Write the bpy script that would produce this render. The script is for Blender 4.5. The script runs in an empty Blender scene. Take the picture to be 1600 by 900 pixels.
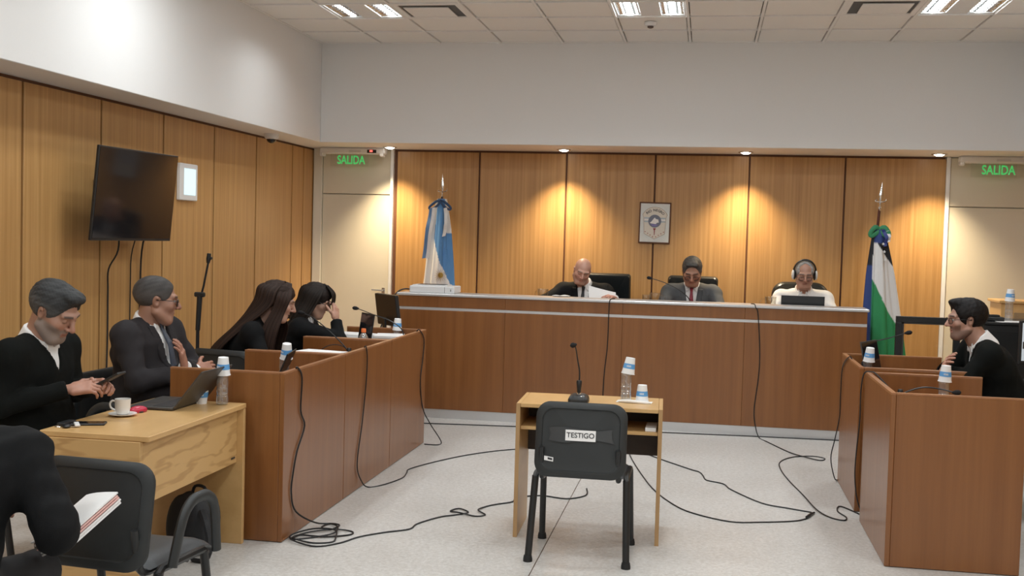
import bpy, math, random
import numpy as np
from mathutils import Vector, Matrix, Euler
random.seed(7); np.random.seed(7)
SC = bpy.context.scene
COL = SC.collection
PI = math.pi
# ------------------------------------------------------------------ camera
cam_d = bpy.data.cameras.new('camera'); cam = bpy.data.objects.new('camera', cam_d); COL.objects.link(cam)
YAW, PITCH, ROLL, CAMH = -0.1722, -0.0448, 0.0276, 1.661
fw = Vector((math.sin(YAW)*math.cos(PITCH), math.cos(YAW)*math.cos(PITCH), math.sin(PITCH)))
r0 = Vector((math.cos(YAW), -math.sin(YAW), 0)); u0 = r0.cross(fw)
rt = r0*math.cos(ROLL) + u0*math.sin(ROLL); up = -r0*math.sin(ROLL) + u0*math.cos(ROLL)
cam.matrix_world = Matrix(((rt.x, up.x, -fw.x, 0), (rt.y, up.y, -fw.y, 0), (rt.z, up.z, -fw.z, CAMH), (0, 0, 0, 1)))
cam_d.sensor_fit = 'HORIZONTAL'; cam_d.sensor_width = 36; cam_d.lens = 1739.5/1600*36
cam_d.clip_start = 0.05
SC.camera = cam
# ------------------------------------------------------------------ world, exposure
w = bpy.data.worlds.new('world'); SC.world = w; w.use_nodes = True
w.node_tree.nodes['Background'].inputs[0].default_value = (0.8, 0.85, 0.9, 1)
w.node_tree.nodes['Background'].inputs[1].default_value = 0.15
SC.view_settings.view_transform = 'Standard'; SC.view_settings.look = 'None'
SC.view_settings.exposure = 0.40; SC.view_settings.gamma = 1.0; SC.view_settings.use_curve_mapping = False
TROFFER_W = 15.0       # watts per troffer strip
DOWN_W = 150.0          # watts per soffit downlight

# ------------------------------------------------------------------ materials
MATS = {}
def _mat(name):
    m = bpy.data.materials.new(name); m.use_nodes = True
    nt = m.node_tree; b = nt.nodes['Principled BSDF']
    MATS[name] = m
    return m, nt, b
def _lk(nt, a, ai, b, bi): nt.links.new(a.outputs[ai], b.inputs[bi])
def plain(name, col, rough=0.5, metal=0.0, bump=0.0, bscale=60.0, var=0.06, spec=None, emit=None, estr=0.0, coat=0.0):
    m, nt, b = _mat(name)
    b.inputs['Roughness'].default_value = rough; b.inputs['Metallic'].default_value = metal
    if spec is not None: b.inputs['Specular IOR Level'].default_value = spec
    if coat: b.inputs['Coat Weight'].default_value = coat
    tc = nt.nodes.new('ShaderNodeTexCoord'); n = nt.nodes.new('ShaderNodeTexNoise'); n.inputs['Scale'].default_value = bscale
    _lk(nt, tc, 'Object', n, 'Vector')
    mx = nt.nodes.new('ShaderNodeMix'); mx.data_type = 'RGBA'
    c = np.array(col)
    mx.inputs[6].default_value = (*np.clip(c*(1-var), 0, 1), 1); mx.inputs[7].default_value = (*np.clip(c*(1+var), 0, 1), 1)
    _lk(nt, n, 'Fac', mx, 0); nt.links.new(mx.outputs[2], b.inputs['Base Color'])
    if bump:
        bp = nt.nodes.new('ShaderNodeBump'); bp.inputs['Strength'].default_value = bump; bp.inputs['Distance'].default_value = 0.004
        _lk(nt, n, 'Fac', bp, 'Height'); _lk(nt, bp, 'Normal', b, 'Normal')
    if emit is not None:
        b.inputs['Emission Color'].default_value = (*emit, 1); b.inputs['Emission Strength'].default_value = estr
    return m
def wood(name, dark, light, scale=(28, 28, 1.2), rough=0.4, rings=0.0, coat=0.15, contrast=(0.3, 0.7)):
    m, nt, b = _mat(name)
    tc = nt.nodes.new('ShaderNodeTexCoord'); mp = nt.nodes.new('ShaderNodeMapping'); mp.inputs['Scale'].default_value = scale
    oi = nt.nodes.new('ShaderNodeObjectInfo')
    _lk(nt, tc, 'Object', mp, 'Vector')
    mm = nt.nodes.new('ShaderNodeVectorMath'); mm.operation = 'ADD'
    vm = nt.nodes.new('ShaderNodeVectorMath'); vm.operation = 'SCALE'; vm.inputs['Scale'].default_value = 37.0
    cx = nt.nodes.new('ShaderNodeCombineXYZ')
    _lk(nt, oi, 'Random', cx, 0); _lk(nt, oi, 'Random', cx, 1); _lk(nt, oi, 'Random', cx, 2)
    _lk(nt, cx, 0, vm, 0); _lk(nt, mp, 'Vector', mm, 0); _lk(nt, vm, 0, mm, 1)
    n = nt.nodes.new('ShaderNodeTexNoise'); n.inputs['Scale'].default_value = 1.0; n.inputs['Detail'].default_value = 6; n.inputs['Roughness'].default_value = 0.62
    n.inputs['Distortion'].default_value = rings
    _lk(nt, mm, 0, n, 'Vector')
    cr = nt.nodes.new('ShaderNodeValToRGB'); cr.color_ramp.elements[0].position = contrast[0]; cr.color_ramp.elements[1].position = contrast[1]
    cr.color_ramp.elements[0].color = (*dark, 1); cr.color_ramp.elements[1].color = (*light, 1)
    _lk(nt, n, 'Fac', cr, 'Fac'); _lk(nt, cr, 'Color', b, 'Base Color')
    b.inputs['Roughness'].default_value = rough; b.inputs['Coat Weight'].default_value = coat; b.inputs['Coat Roughness'].default_value = 0.25
    bp = nt.nodes.new('ShaderNodeBump'); bp.inputs['Strength'].default_value = 0.05; bp.inputs['Distance'].default_value = 0.002
    _lk(nt, n, 'Fac', bp, 'Height'); _lk(nt, bp, 'Normal', b, 'Normal')
    return m
def oak(name, dark, light, scale=(3, 3, 3)):
    # plain-sawn board with cathedral rings
    m, nt, b = _mat(name)
    tc = nt.nodes.new('ShaderNodeTexCoord'); mp = nt.nodes.new('ShaderNodeMapping'); mp.inputs['Scale'].default_value = scale
    _lk(nt, tc, 'Object', mp, 'Vector')
    n = nt.nodes.new('ShaderNodeTexNoise'); n.inputs['Scale'].default_value = 1.0; n.inputs['Detail'].default_value = 3
    _lk(nt, mp, 'Vector', n, 'Vector')
    ml = nt.nodes.new('ShaderNodeMath'); ml.operation = 'MULTIPLY'; ml.inputs[1].default_value = 34
    sn = nt.nodes.new('ShaderNodeMath'); sn.operation = 'SINE'
    _lk(nt, n, 'Fac', ml, 0); _lk(nt, ml, 0, sn, 0)
    cr = nt.nodes.new('ShaderNodeValToRGB'); cr.color_ramp.elements[0].position = 0.0; cr.color_ramp.elements[1].position = 0.35
    cr.color_ramp.elements[0].color = (*dark, 1); cr.color_ramp.elements[1].color = (*light, 1)
    mr = nt.nodes.new('ShaderNodeMapRange'); mr.inputs[1].default_value = -1; mr.inputs[2].default_value = 1
    _lk(nt, sn, 0, mr, 0); _lk(nt, mr, 0, cr, 'Fac'); _lk(nt, cr, 'Color', b, 'Base Color')
    b.inputs['Roughness'].default_value = 0.42
    return m
def attr(name, rough=0.5, bump=0.0, bscale=200.0, sss=0.0, stretch=None, sheen=0.0):
    m, nt, b = _mat(name)
    a = nt.nodes.new('ShaderNodeAttribute'); a.attribute_name = 'Col'
    _lk(nt, a, 'Color', b, 'Base Color'); b.inputs['Roughness'].default_value = rough
    if sss:
        b.inputs['Subsurface Weight'].default_value = sss; b.inputs['Subsurface Radius'].default_value = (0.012, 0.004, 0.002)
    if sheen: b.inputs['Sheen Weight'].default_value = sheen
    if bump:
        tc = nt.nodes.new('ShaderNodeTexCoord'); n = nt.nodes.new('ShaderNodeTexNoise'); n.inputs['Scale'].default_value = bscale
        if stretch:
            mp = nt.nodes.new('ShaderNodeMapping'); mp.inputs['Scale'].default_value = stretch
            _lk(nt, tc, 'Object', mp, 'Vector'); _lk(nt, mp, 'Vector', n, 'Vector')
        else: _lk(nt, tc, 'Object', n, 'Vector')
        bp = nt.nodes.new('ShaderNodeBump'); bp.inputs['Strength'].default_value = bump; bp.inputs['Distance'].default_value = 0.004
        _lk(nt, n, 'Fac', bp, 'Height'); _lk(nt, bp, 'Normal', b, 'Normal')
    return m
def clear(name, tint=(0.93, 0.95, 0.96), gl=0.16, rough=0.05):
    m = bpy.data.materials.new(name); m.use_nodes = True; nt = m.node_tree; MATS[name] = m
    nt.nodes.remove(nt.nodes['Principled BSDF']); out = nt.nodes['Material Output']
    t = nt.nodes.new('ShaderNodeBsdfTransparent'); t.inputs[0].default_value = (*tint, 1)
    g = nt.nodes.new('ShaderNodeBsdfGlossy'); g.inputs['Roughness'].default_value = rough
    lw = nt.nodes.new('ShaderNodeLayerWeight'); lw.inputs[0].default_value = 0.35
    mr = nt.nodes.new('ShaderNodeMapRange'); mr.inputs[3].default_value = gl*0.5; mr.inputs[4].default_value = min(1, gl*4)
    _lk(nt, lw, 'Facing', mr, 0)
    mx = nt.nodes.new('ShaderNodeMixShader'); _lk(nt, mr, 0, mx, 0); _lk(nt, t, 0, mx, 1); _lk(nt, g, 0, mx, 2); _lk(nt, mx, 0, out, 'Surface')
    return m

plain('wall_white', (0.82, 0.815, 0.805), 0.75, bump=0.03, bscale=90, var=0.01)
plain('tile_white', (0.86, 0.85, 0.82), 0.9, bump=0.1, bscale=160, var=0.02)
plain('tile_joint', (0.20, 0.18, 0.16), 0.9)
plain('grid_white', (0.84, 0.83, 0.81), 0.5)
plain('groove', (0.13, 0.05, 0.02), 0.6)
plain('door_cream', (0.72, 0.66, 0.53), 0.45, var=0.01)
plain('frame_cream', (0.78, 0.74, 0.64), 0.4, var=0.01)
plain('alu', (0.66, 0.66, 0.665), 0.38, 0.55, var=0.03)
plain('steel', (0.66, 0.66, 0.67), 0.22, 1.0, var=0.02)
plain('chrome', (0.8, 0.8, 0.8), 0.12, 1.0, var=0.01)
plain('black_plastic', (0.014, 0.015, 0.016), 0.42, var=0.05)
plain('black_shell', (0.022, 0.025, 0.026), 0.5, bump=0.06, bscale=420)
plain('black_vinyl', (0.030, 0.034, 0.038), 0.48, bump=0.06, bscale=300)
plain('leather', (0.012, 0.016, 0.018), 0.33, bump=0.12, bscale=150)
plain('black_metal', (0.018, 0.019, 0.020), 0.35, 0.1)
plain('rubber', (0.01, 0.01, 0.011), 0.7)
plain('cable_black', (0.010, 0.010, 0.011), 0.5)
plain('foam', (0.012, 0.012, 0.013), 0.95, bump=0.4, bscale=500)
plain('screen_black', (0.010, 0.010, 0.012), 0.08, spec=0.6)
plain('dark_grey', (0.075, 0.072, 0.068), 0.4, 0.4)
plain('laptop_grey', (0.11, 0.11, 0.11), 0.35, 0.6)
plain('key_black', (0.015, 0.015, 0.017), 0.55)
plain('white_plastic', (0.80, 0.80, 0.79), 0.4, var=0.01)
plain('printer_white', (0.78, 0.79, 0.80), 0.45, var=0.01)
plain('paper', (0.85, 0.84, 0.83), 0.8, var=0.015)
plain('pink_paper', (0.80, 0.50, 0.46), 0.8, var=0.03)
plain('cup_white', (0.86, 0.86, 0.86), 0.55, var=0.01)
plain('cup_blue', (0.12, 0.36, 0.70), 0.5, var=0.02)
plain('porcelain', (0.84, 0.82, 0.78), 0.18, var=0.01)
plain('coffee', (0.06, 0.025, 0.01), 0.2)
plain('red_plastic', (0.55, 0.03, 0.07), 0.3)
plain('orange_cap', (0.85, 0.20, 0.05), 0.4)
plain('tape', (0.055, 0.058, 0.060), 0.22)
plain('ink', (0.03, 0.03, 0.035), 0.6)
plain('wine', (0.10, 0.012, 0.022), 0.7)
plain('green_glow', (0.05, 0.5, 0.12), 0.4, emit=(0.08, 0.62, 0.16), estr=0.42)
plain('red_glow', (0.6, 0.05, 0.05), 0.4, emit=(1.0, 0.08, 0.06), estr=2.5)
plain('lamp_glow', (0.9, 0.9, 0.9), 0.4, emit=(1.0, 0.96, 0.86), estr=14)
plain('reflector', (0.85, 0.86, 0.87), 0.10, 1.0, var=0.01)
plain('tube_glow', (0.9, 0.9, 0.9), 0.4, emit=(0.95, 1.0, 0.98), estr=7)
plain('panel_glow', (0.6, 0.8, 0.85), 0.2, emit=(0.62, 0.88, 1.0), estr=0.62)
plain('screen_lit', (0.5, 0.55, 0.6), 0.3, emit=(0.62, 0.70, 0.75), estr=0.3)
plain('smoke_dark', (0.10, 0.07, 0.06), 0.5)
plain('brass', (0.6, 0.42, 0.12), 0.3, 0.9)
plain('pole_wood', (0.09, 0.02, 0.012), 0.35)
plain('tissue', (0.88, 0.87, 0.85), 0.95, bump=0.2, bscale=80)
plain('bag_black', (0.016, 0.017, 0.02), 0.7, bump=0.2, bscale=200)
plain('crest_cream', (0.74, 0.70, 0.62), 0.6); plain('crest_grey', (0.17, 0.19, 0.25), 0.6); plain('crest_violet', (0.22, 0.20, 0.42), 0.6)
plain('crest_red', (0.32, 0.06, 0.06), 0.6); plain('crest_back', (0.70, 0.73, 0.71), 0.4); plain('crest_line', (0.32, 0.22, 0.14), 0.6); plain('crest_blue', (0.42, 0.50, 0.56), 0.6)
clear('bottle_clear', (0.96, 0.97, 0.98), 0.34, 0.08)
def _haze(m, amt):
    nt = m.node_tree; out = nt.nodes['Material Output']; src = out.inputs['Surface'].links[0].from_node
    d = nt.nodes.new('ShaderNodeBsdfDiffuse'); d.inputs[0].default_value = (.85, .86, .87, 1); mx = nt.nodes.new('ShaderNodeMixShader'); mx.inputs[0].default_value = amt
    nt.links.new(src.outputs[0], mx.inputs[1]); nt.links.new(d.outputs[0], mx.inputs[2]); nt.links.new(mx.outputs[0], out.inputs['Surface'])
_haze(MATS['bottle_clear'], .10)
clear('glass_clear', (0.95, 0.95, 0.93), 0.12, 0.02)
clear('glass_pane', (0.97, 0.97, 0.96), 0.03, 0.02)
clear('water', (0.90, 0.93, 0.95), 0.10, 0.02)
wood('wall_wood', (0.40, 0.208, 0.066), (0.58, 0.335, 0.128), (34, 34, 0.55), 0.42, contrast=(0.3, 0.72))
wood('desk_wood', (0.185, 0.066, 0.018), (0.285, 0.114, 0.034), (16, 16, 0.5), 0.30, contrast=(0.25, 0.8), coat=0.3)
wood('desk_edge', (0.30, 0.13, 0.055), (0.38, 0.17, 0.075), (16, 16, 0.5), 0.35)
wood('table_wood', (0.56, 0.335, 0.13), (0.68, 0.43, 0.185), (7, 2.0, 7), 0.38, contrast=(0.3, 0.75))
wood('table_edge', (0.40, 0.235, 0.10), (0.50, 0.30, 0.13), (20, 20, 2), 0.45)
oak('oak_panel', (0.47, 0.275, 0.105), (0.60, 0.375, 0.155), (1.6, 1.6, 8.0))
wood('shelf_wood', (0.30, 0.20, 0.11), (0.42, 0.29, 0.16), (7, 2, 7), 0.45)
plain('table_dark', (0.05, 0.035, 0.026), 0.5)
def floor_material():
    m, nt, b = _mat('floor_stone')
    tc = nt.nodes.new('ShaderNodeTexCoord')
    v = nt.nodes.new('ShaderNodeTexVoronoi'); v.inputs['Scale'].default_value = 85
    n = nt.nodes.new('ShaderNodeTexNoise'); n.inputs['Scale'].default_value = 40; n.inputs['Detail'].default_value = 6; n.inputs['Roughness'].default_value = 0.7
    n2 = nt.nodes.new('ShaderNodeTexNoise'); n2.inputs['Scale'].default_value = 1.1; n2.inputs['Detail'].default_value = 4
    for q in (v, n, n2): _lk(nt, tc, 'Object', q, 'Vector')
    c1 = nt.nodes.new('ShaderNodeValToRGB'); c1.color_ramp.elements[0].position = 0.35; c1.color_ramp.elements[1].position = 0.65
    c1.color_ramp.elements[0].color = (0.60, 0.59, 0.565, 1); c1.color_ramp.elements[1].color = (0.77, 0.765, 0.75, 1)
    _lk(nt, n, 'Fac', c1, 'Fac')
    c2 = nt.nodes.new('ShaderNodeValToRGB'); c2.color_ramp.elements[0].position = 0.0; c2.color_ramp.elements[1].position = 1.0
    c2.color_ramp.elements[0].color = (0.86, 0.84, 0.82, 1); c2.color_ramp.elements[1].color = (1, 1, 1, 1)
    _lk(nt, v, 'Color', c2, 'Fac')
    mx = nt.nodes.new('ShaderNodeMix'); mx.data_type = 'RGBA'; mx.blend_type = 'MULTIPLY'; mx.inputs[0].default_value = 1
    nt.links.new(c1.outputs[0], mx.inputs[6]); nt.links.new(c2.outputs[0], mx.inputs[7])
    c3 = nt.nodes.new('ShaderNodeValToRGB'); c3.color_ramp.elements[0].color = (0.90, 0.89, 0.88, 1); c3.color_ramp.elements[1].color = (1, 1, 1, 1)
    c3.color_ramp.elements[0].position = 0.35; c3.color_ramp.elements[1].position = 0.65
    _lk(nt, n2, 'Fac', c3, 'Fac')
    m2 = nt.nodes.new('ShaderNodeMix'); m2.data_type = 'RGBA'; m2.blend_type = 'MULTIPLY'; m2.inputs[0].default_value = 1
    nt.links.new(mx.outputs[2], m2.inputs[6]); nt.links.new(c3.outputs[0], m2.inputs[7])
    nt.links.new(m2.outputs[2], b.inputs['Base Color'])
    b.inputs['Roughness'].default_value = 0.33; b.inputs['Specular IOR Level'].default_value = 0.4
floor_material()
attr('skin', 0.48, sss=0.08); attr('hair', 0.58, bump=0.45, bscale=1.0, stretch=(260, 260, 40)); MATS['hair'].node_tree.nodes['Principled BSDF'].inputs['Specular IOR Level'].default_value = 0.22; attr('flag_cloth', 0.75, bump=0.1, bscale=300)
plain('sweater_black', (0.0060, 0.0068, 0.0062), 0.95, bump=0.25, bscale=350, spec=0.15)
plain('suit_black', (0.0062, 0.0065, 0.0072), 0.85, bump=0.12, bscale=300, spec=0.2)
plain('suit_charcoal', (0.026, 0.023, 0.025), 0.85, bump=0.12, bscale=300, spec=0.25)
plain('suit_grey', (0.070, 0.073, 0.078), 0.8, bump=0.12, bscale=300)
plain('shirt_white', (0.78, 0.77, 0.76), 0.75, bump=0.1, bscale=40)
plain('tie_black', (0.012, 0.013, 0.016), 0.5); plain('tie_blue', (0.05, 0.06, 0.085), 0.5); plain('tie_red', (0.22, 0.012, 0.03), 0.5)
plain('trouser_black', (0.013, 0.013, 0.015), 0.8); plain('shoe_black', (0.01, 0.01, 0.01), 0.3)
plain('glasses_black', (0.012, 0.010, 0.010), 0.3)
clear('lens', (0.92, 0.92, 0.92), 0.08, 0.02)

# ------------------------------------------------------------------ mesh helpers
def R3(rx=0, ry=0, rz=0): return Euler((math.radians(rx), math.radians(ry), math.radians(rz))).to_matrix()
class MB:
    def __init__(s): s.v = []; s.f = []; s.m = []; s.mi = 0
    def _add(s, vs, fs):
        o = len(s.v); s.v += [tuple(a) for a in vs]; s.f += [tuple(i+o for i in f) for f in fs]; s.m += [s.mi]*len(fs)
        return s
    def box(s, c, size, rot=None, bev=0.003):
        hx, hy, hz = [a/2 for a in size]; b = min(bev, hx*.49, hy*.49, hz*.49); vs = []; idx = {}
        for sx in (-1, 1):
            for sy in (-1, 1):
                for sz in (-1, 1):
                    for k in range(3):
                        p = [sx*(hx-(b if k != 0 else 0)), sy*(hy-(b if k != 1 else 0)), sz*(hz-(b if k != 2 else 0))]
                        idx[(sx, sy, sz, k)] = len(vs); vs.append(Vector(p))
        fs = []
        def add(q):
            a, b_, c_ = vs[q[0]], vs[q[1]], vs[q[2]]
            n = (b_-a).cross(c_-a); cen = sum((vs[i] for i in q), Vector())/len(q)
            fs.append(tuple(q) if n.dot(cen) > 0 else tuple(reversed(q)))
        for k in range(3):
            a, b2 = [(1, 2), (0, 2), (0, 1)][k]
            for sg in (-1, 1):
                q = []
                for (p1, p2) in ((-1, -1), (1, -1), (1, 1), (-1, 1)):
                    t = [0, 0, 0]; t[k] = sg; t[a] = p1; t[b2] = p2; q.append(idx[(*t, k)])
                add(q)
            for p1 in (-1, 1):
                for p2 in (-1, 1):
                    q = []
                    t = [0, 0, 0]; t[a] = p1; t[b2] = p2
                    t[k] = -1; q += [idx[(*t, a)], idx[(*t, b2)]]
                    t[k] = 1; q += [idx[(*t, b2)], idx[(*t, a)]]
                    add(q)
        for sx in (-1, 1):
            for sy in (-1, 1):
                for sz in (-1, 1): add([idx[(sx, sy, sz, k)] for k in range(3)])
        c = Vector(c)
        if rot is not None: vs = [rot @ p + c for p in vs]
        else: vs = [p + c for p in vs]
        return s._add(vs, fs)
    def bb(s, x0, x1, y0, y1, z0, z1, bev=0.003):
        return s.box(((x0+x1)/2, (y0+y1)/2, (z0+z1)/2), (abs(x1-x0), abs(y1-y0), abs(z1-z0)), None, bev)
    def tube(s, pts, r, n=8, cap=True, smooth=0, flat=None):
        P = [Vector(p) for p in pts]
        if smooth:
            Q = []
            for i in range(len(P)-1):
                p0, p1, p2, p3 = P[max(i-1, 0)], P[i], P[i+1], P[min(i+2, len(P)-1)]
                for j in range(smooth):
                    t = j/smooth
                    Q.append(0.5*((2*p1)+(p2-p0)*t+(2*p0-5*p1+4*p2-p3)*t*t+(3*p1-p0-3*p2+p3)*t**3))
            Q.append(P[-1]); P = Q
        rr = r if isinstance(r, (list, tuple)) else None
        vs = []; fs = []; N = len(P); prev = None
        for i, p in enumerate(P):
            t = (P[min(i+1, N-1)]-P[max(i-1, 0)]).normalized()
            if prev is None:
                a = Vector((0, 0, 1)) if abs(t.z) < 0.9 else Vector((1, 0, 0))
                u = t.cross(a).normalized()
            else: u = (prev - t*prev.dot(t)).normalized()
            prev = u; v = t.cross(u)
            if rr: q = i/(N-1)*(len(rr)-1); k = min(int(q), len(rr)-2); rad = rr[k]+(rr[k+1]-rr[k])*(q-k)
            else: rad = r
            for j in range(n):
                a = 2*PI*j/n; vs.append(p + u*math.cos(a)*rad*(flat or 1) + v*math.sin(a)*rad)
        for i in range(N-1):
            for j in range(n): fs.append((i*n+j, i*n+(j+1) % n, (i+1)*n+(j+1) % n, (i+1)*n+j))
        if cap: fs.append(tuple(reversed(range(n)))); fs.append(tuple((N-1)*n+j for j in range(n)))
        return s._add(vs, fs)
    def lathe(s, prof, c=(0, 0, 0), n=20, rot=None, closed=False):
        vs = []; fs = []; c = Vector(c)
        for (r, z) in prof:
            for j in range(n):
                a = 2*PI*j/n; p = Vector((r*math.cos(a), r*math.sin(a), z)); vs.append((rot @ p if rot is not None else p)+c)
        for i in range(len(prof)-1):
            for j in range(n): fs.append((i*n+j, i*n+(j+1) % n, (i+1)*n+(j+1) % n, (i+1)*n+j))
        if prof[0][0] > 1e-5 and not closed: fs.append(tuple(reversed(range(n))))
        if prof[-1][0] > 1e-5 and not closed: fs.append(tuple((len(prof)-1)*n+j for j in range(n)))
        return s._add(vs, fs)
    def ball(s, c, r, n=14, m=9, rot=None):
        r = (r, r, r) if not hasattr(r, '__len__') else r
        vs = []; fs = []; c = Vector(c)
        for i in range(m+1):
            th = PI*i/m
            for j in range(n):
                a = 2*PI*j/n; p = Vector((r[0]*math.sin(th)*math.cos(a), r[1]*math.sin(th)*math.sin(a), -r[2]*math.cos(th)))
                vs.append((rot @ p if rot is not None else p)+c)
        for i in range(m):
            for j in range(n): fs.append((i*n+j, i*n+(j+1) % n, (i+1)*n+(j+1) % n, (i+1)*n+j))
        return s._add(vs, fs)
    def prism(s, pts, axis, a0, a1):
        # polygon pts in the plane of the two other axes (in order), extruded from a0 to a1 along axis
        n = len(pts); vs = []; oth = [i for i in range(3) if i != axis]
        for a in (a0, a1):
            for p in pts:
                q = [0, 0, 0]; q[axis] = a; q[oth[0]] = p[0]; q[oth[1]] = p[1]; vs.append(q)
        fs = [tuple(range(n)), tuple(range(2*n-1, n-1, -1))] + [(i, i+n, (i+1) % n+n, (i+1) % n) for i in range(n)]
        return s._add(vs, fs)
    def raw(s, vs, fs): return s._add(vs, fs)
    def grid(s, fn, nu, nv, thick=0.0):
        # surface fn(u,v)->Vector, u,v in 0..1; with thickness along its normal when thick>0
        P = [[Vector(fn(i/nu, j/nv)) for j in range(nv+1)] for i in range(nu+1)]
        vs = [P[i][j] for i in range(nu+1) for j in range(nv+1)]
        W = nv+1; fs = [(i*W+j, (i+1)*W+j, (i+1)*W+j+1, i*W+j+1) for i in range(nu) for j in range(nv)]
        if thick:
            nr = []
            for i in range(nu+1):
                for j in range(nv+1):
                    a = P[min(i+1, nu)][j]-P[max(i-1, 0)][j]; b = P[i][min(j+1, nv)]-P[i][max(j-1, 0)]; nr.append(a.cross(b).normalized())
            K = len(vs); vs = vs + [vs[k]-nr[k]*thick for k in range(K)]
            fs2 = [tuple(reversed([q+K for q in f])) for f in fs]
            rim = [i*W for i in range(nu+1)] + [nu*W+j for j in range(1, nv+1)] + [i*W+nv for i in range(nu-1, -1, -1)] + [j for j in range(nv-1, 0, -1)]
            L = len(rim); fs3 = [(rim[(k+1) % L], rim[k], rim[k]+K, rim[(k+1) % L]+K) for k in range(L)]
            fs = fs + fs2 + fs3
        return s._add(vs, fs)
    def mesh(s, mats, smooth=False):
        me = bpy.data.meshes.new('mesh'); me.from_pydata(s.v, [], s.f); 
        for m in (mats if isinstance(mats, (list, tuple)) else [mats]): me.materials.append(MATS[m])
        if max(s.m, default=0) > 0: me.polygons.foreach_set('material_index', s.m)
        if smooth:
            me.polygons.foreach_set('use_smooth', [True]*len(me.polygons))
            try: me.set_sharp_from_angle(angle=math.radians(38))
            except Exception: pass
        me.update(); return me
    def obj(s, name, mats, parent=None, smooth=False):
        return link(name, s.mesh(mats, smooth), parent)
def link(name, me, parent=None, loc=None, rz=None):
    o = bpy.data.objects.new(name, me); COL.objects.link(o)
    if parent is not None: o.parent = parent
    if loc is not None: o.location = loc
    if rz is not None: o.rotation_euler = (0, 0, math.radians(rz))
    return o
def tag(o, label, cat, group=None, kind=None):
    o['label'] = label
    if cat: o['category'] = cat
    if group: o['group'] = group
    if kind: o['kind'] = kind
    return o
def thing(name, label, cat, loc=(0, 0, 0), rz=0, group=None):
    return tag(link(name, None, None, loc, rz), label, cat, group)
def structure(o): o['kind'] = 'structure'; return o
def copy_tree(o, parent=None):
    c = o.copy(); COL.objects.link(c)
    c.parent = parent
    for ch in list(o.children): copy_tree(ch, c)
    return c
def text_verts(txt, size, extrude=0.0006, align='CENTER', bold=0.0):
    cu = bpy.data.curves.new('text', 'FONT'); cu.body = txt; cu.size = size; cu.extrude = extrude; cu.align_x = align; cu.align_y = 'CENTER'; cu.offset = bold
    ob = bpy.data.objects.new('text', cu); COL.objects.link(ob)
    dg = bpy.context.evaluated_depsgraph_get(); dg.update()
    me = bpy.data.meshes.new_from_object(ob.evaluated_get(dg))
    vs = [v.co.copy() for v in me.vertices]; fs = [tuple(p.vertices) for p in me.polygons]
    bpy.data.objects.remove(ob); bpy.data.curves.remove(cu); bpy.data.meshes.remove(me)
    return vs, fs

# ------------------------------------------------------------------ the room
CEIL, SOF, XL, YB, XW, YW = 3.565, 2.575, -3.884, 10.786, -4.235, 11.57
XR, XWR, YF = 2.866, 3.215, -3.2
T = 0.61; XG = -3.274
fl = structure(MB().bb(XW-.2, XWR+.2, YF-.2, YW+.3, -0.12, -0.006, 0).obj('floor', 'groove'))
for (x0, x1) in ((XW-.2, -0.8125), (-0.8075, XWR+.2)): MB().bb(x0, x1, YF-.2, YW+.3, -0.05, 0.0, 0.0015).obj('floor_slab', 'floor_stone', fl)
# wood walls: a dark backing with separate veneer panels
wl = structure(MB().bb(XW-.16, XW-.02, YF, YW+.25, 0, SOF+.1, 0).obj('wall_left', 'groove'))
gy = [-2.8, -1.89, -.98, -.07, .84, 1.75, 2.66, 3.57, 4.48, 5.41, 6.36, 7.275, 8.19, 9.105, 10.02, 10.95, 11.27, YW+.06]
for a, b in zip(gy[:-1], gy[1:]): MB().bb(XW-.02, XW, a+.012, b-.012, 0.0, SOF-.022, 0.003).obj('wood_panel', 'wall_wood', wl)
wb = structure(MB().bb(-3.34, 2.285, YW+.02, YW+.16, 0, SOF+.1, 0).obj('wall_back', 'groove'))
gx = [-3.30, -2.395, -1.469, -.550, .398, 1.335, 2.300]
for a, b in zip(gx[:-1], gx[1:]): MB().bb(a+.009, b-.009, YW, YW+.02, 0.0, SOF-.022, 0.003).obj('wood_panel', 'wall_wood', wb)
wr = structure(MB().bb(XWR+.02, XWR+.16, YF, YW+.25, 0, SOF+.1, 0).obj('wall_right', 'groove'))
for k in range(16): MB().bb(XWR, XWR+.02, YW-.03-.91*(k+1)+.009, YW-.03-.91*k-.009, 0, SOF-.022, .003).obj('wood_panel', 'wall_wood', wr)
structure(MB().bb(XW-.2, XWR+.2, YF-.15, YF, 0, CEIL+.1, 0).obj('wall_front', 'wall_white'))
structure(MB().bb(XW-.2, XL, YF, YW+.3, SOF, CEIL+.1, 0.004).obj('wall_left_upper', 'wall_white'))
structure(MB().bb(XR, XWR+.2, YF, YW+.3, SOF, CEIL+.1, 0.004).obj('wall_right_upper', 'wall_white'))
structure(MB().bb(XL, XR, YB, YW+.3, SOF, CEIL+.1, 0.004).obj('wall_back_upper', 'wall_white'))
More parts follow.
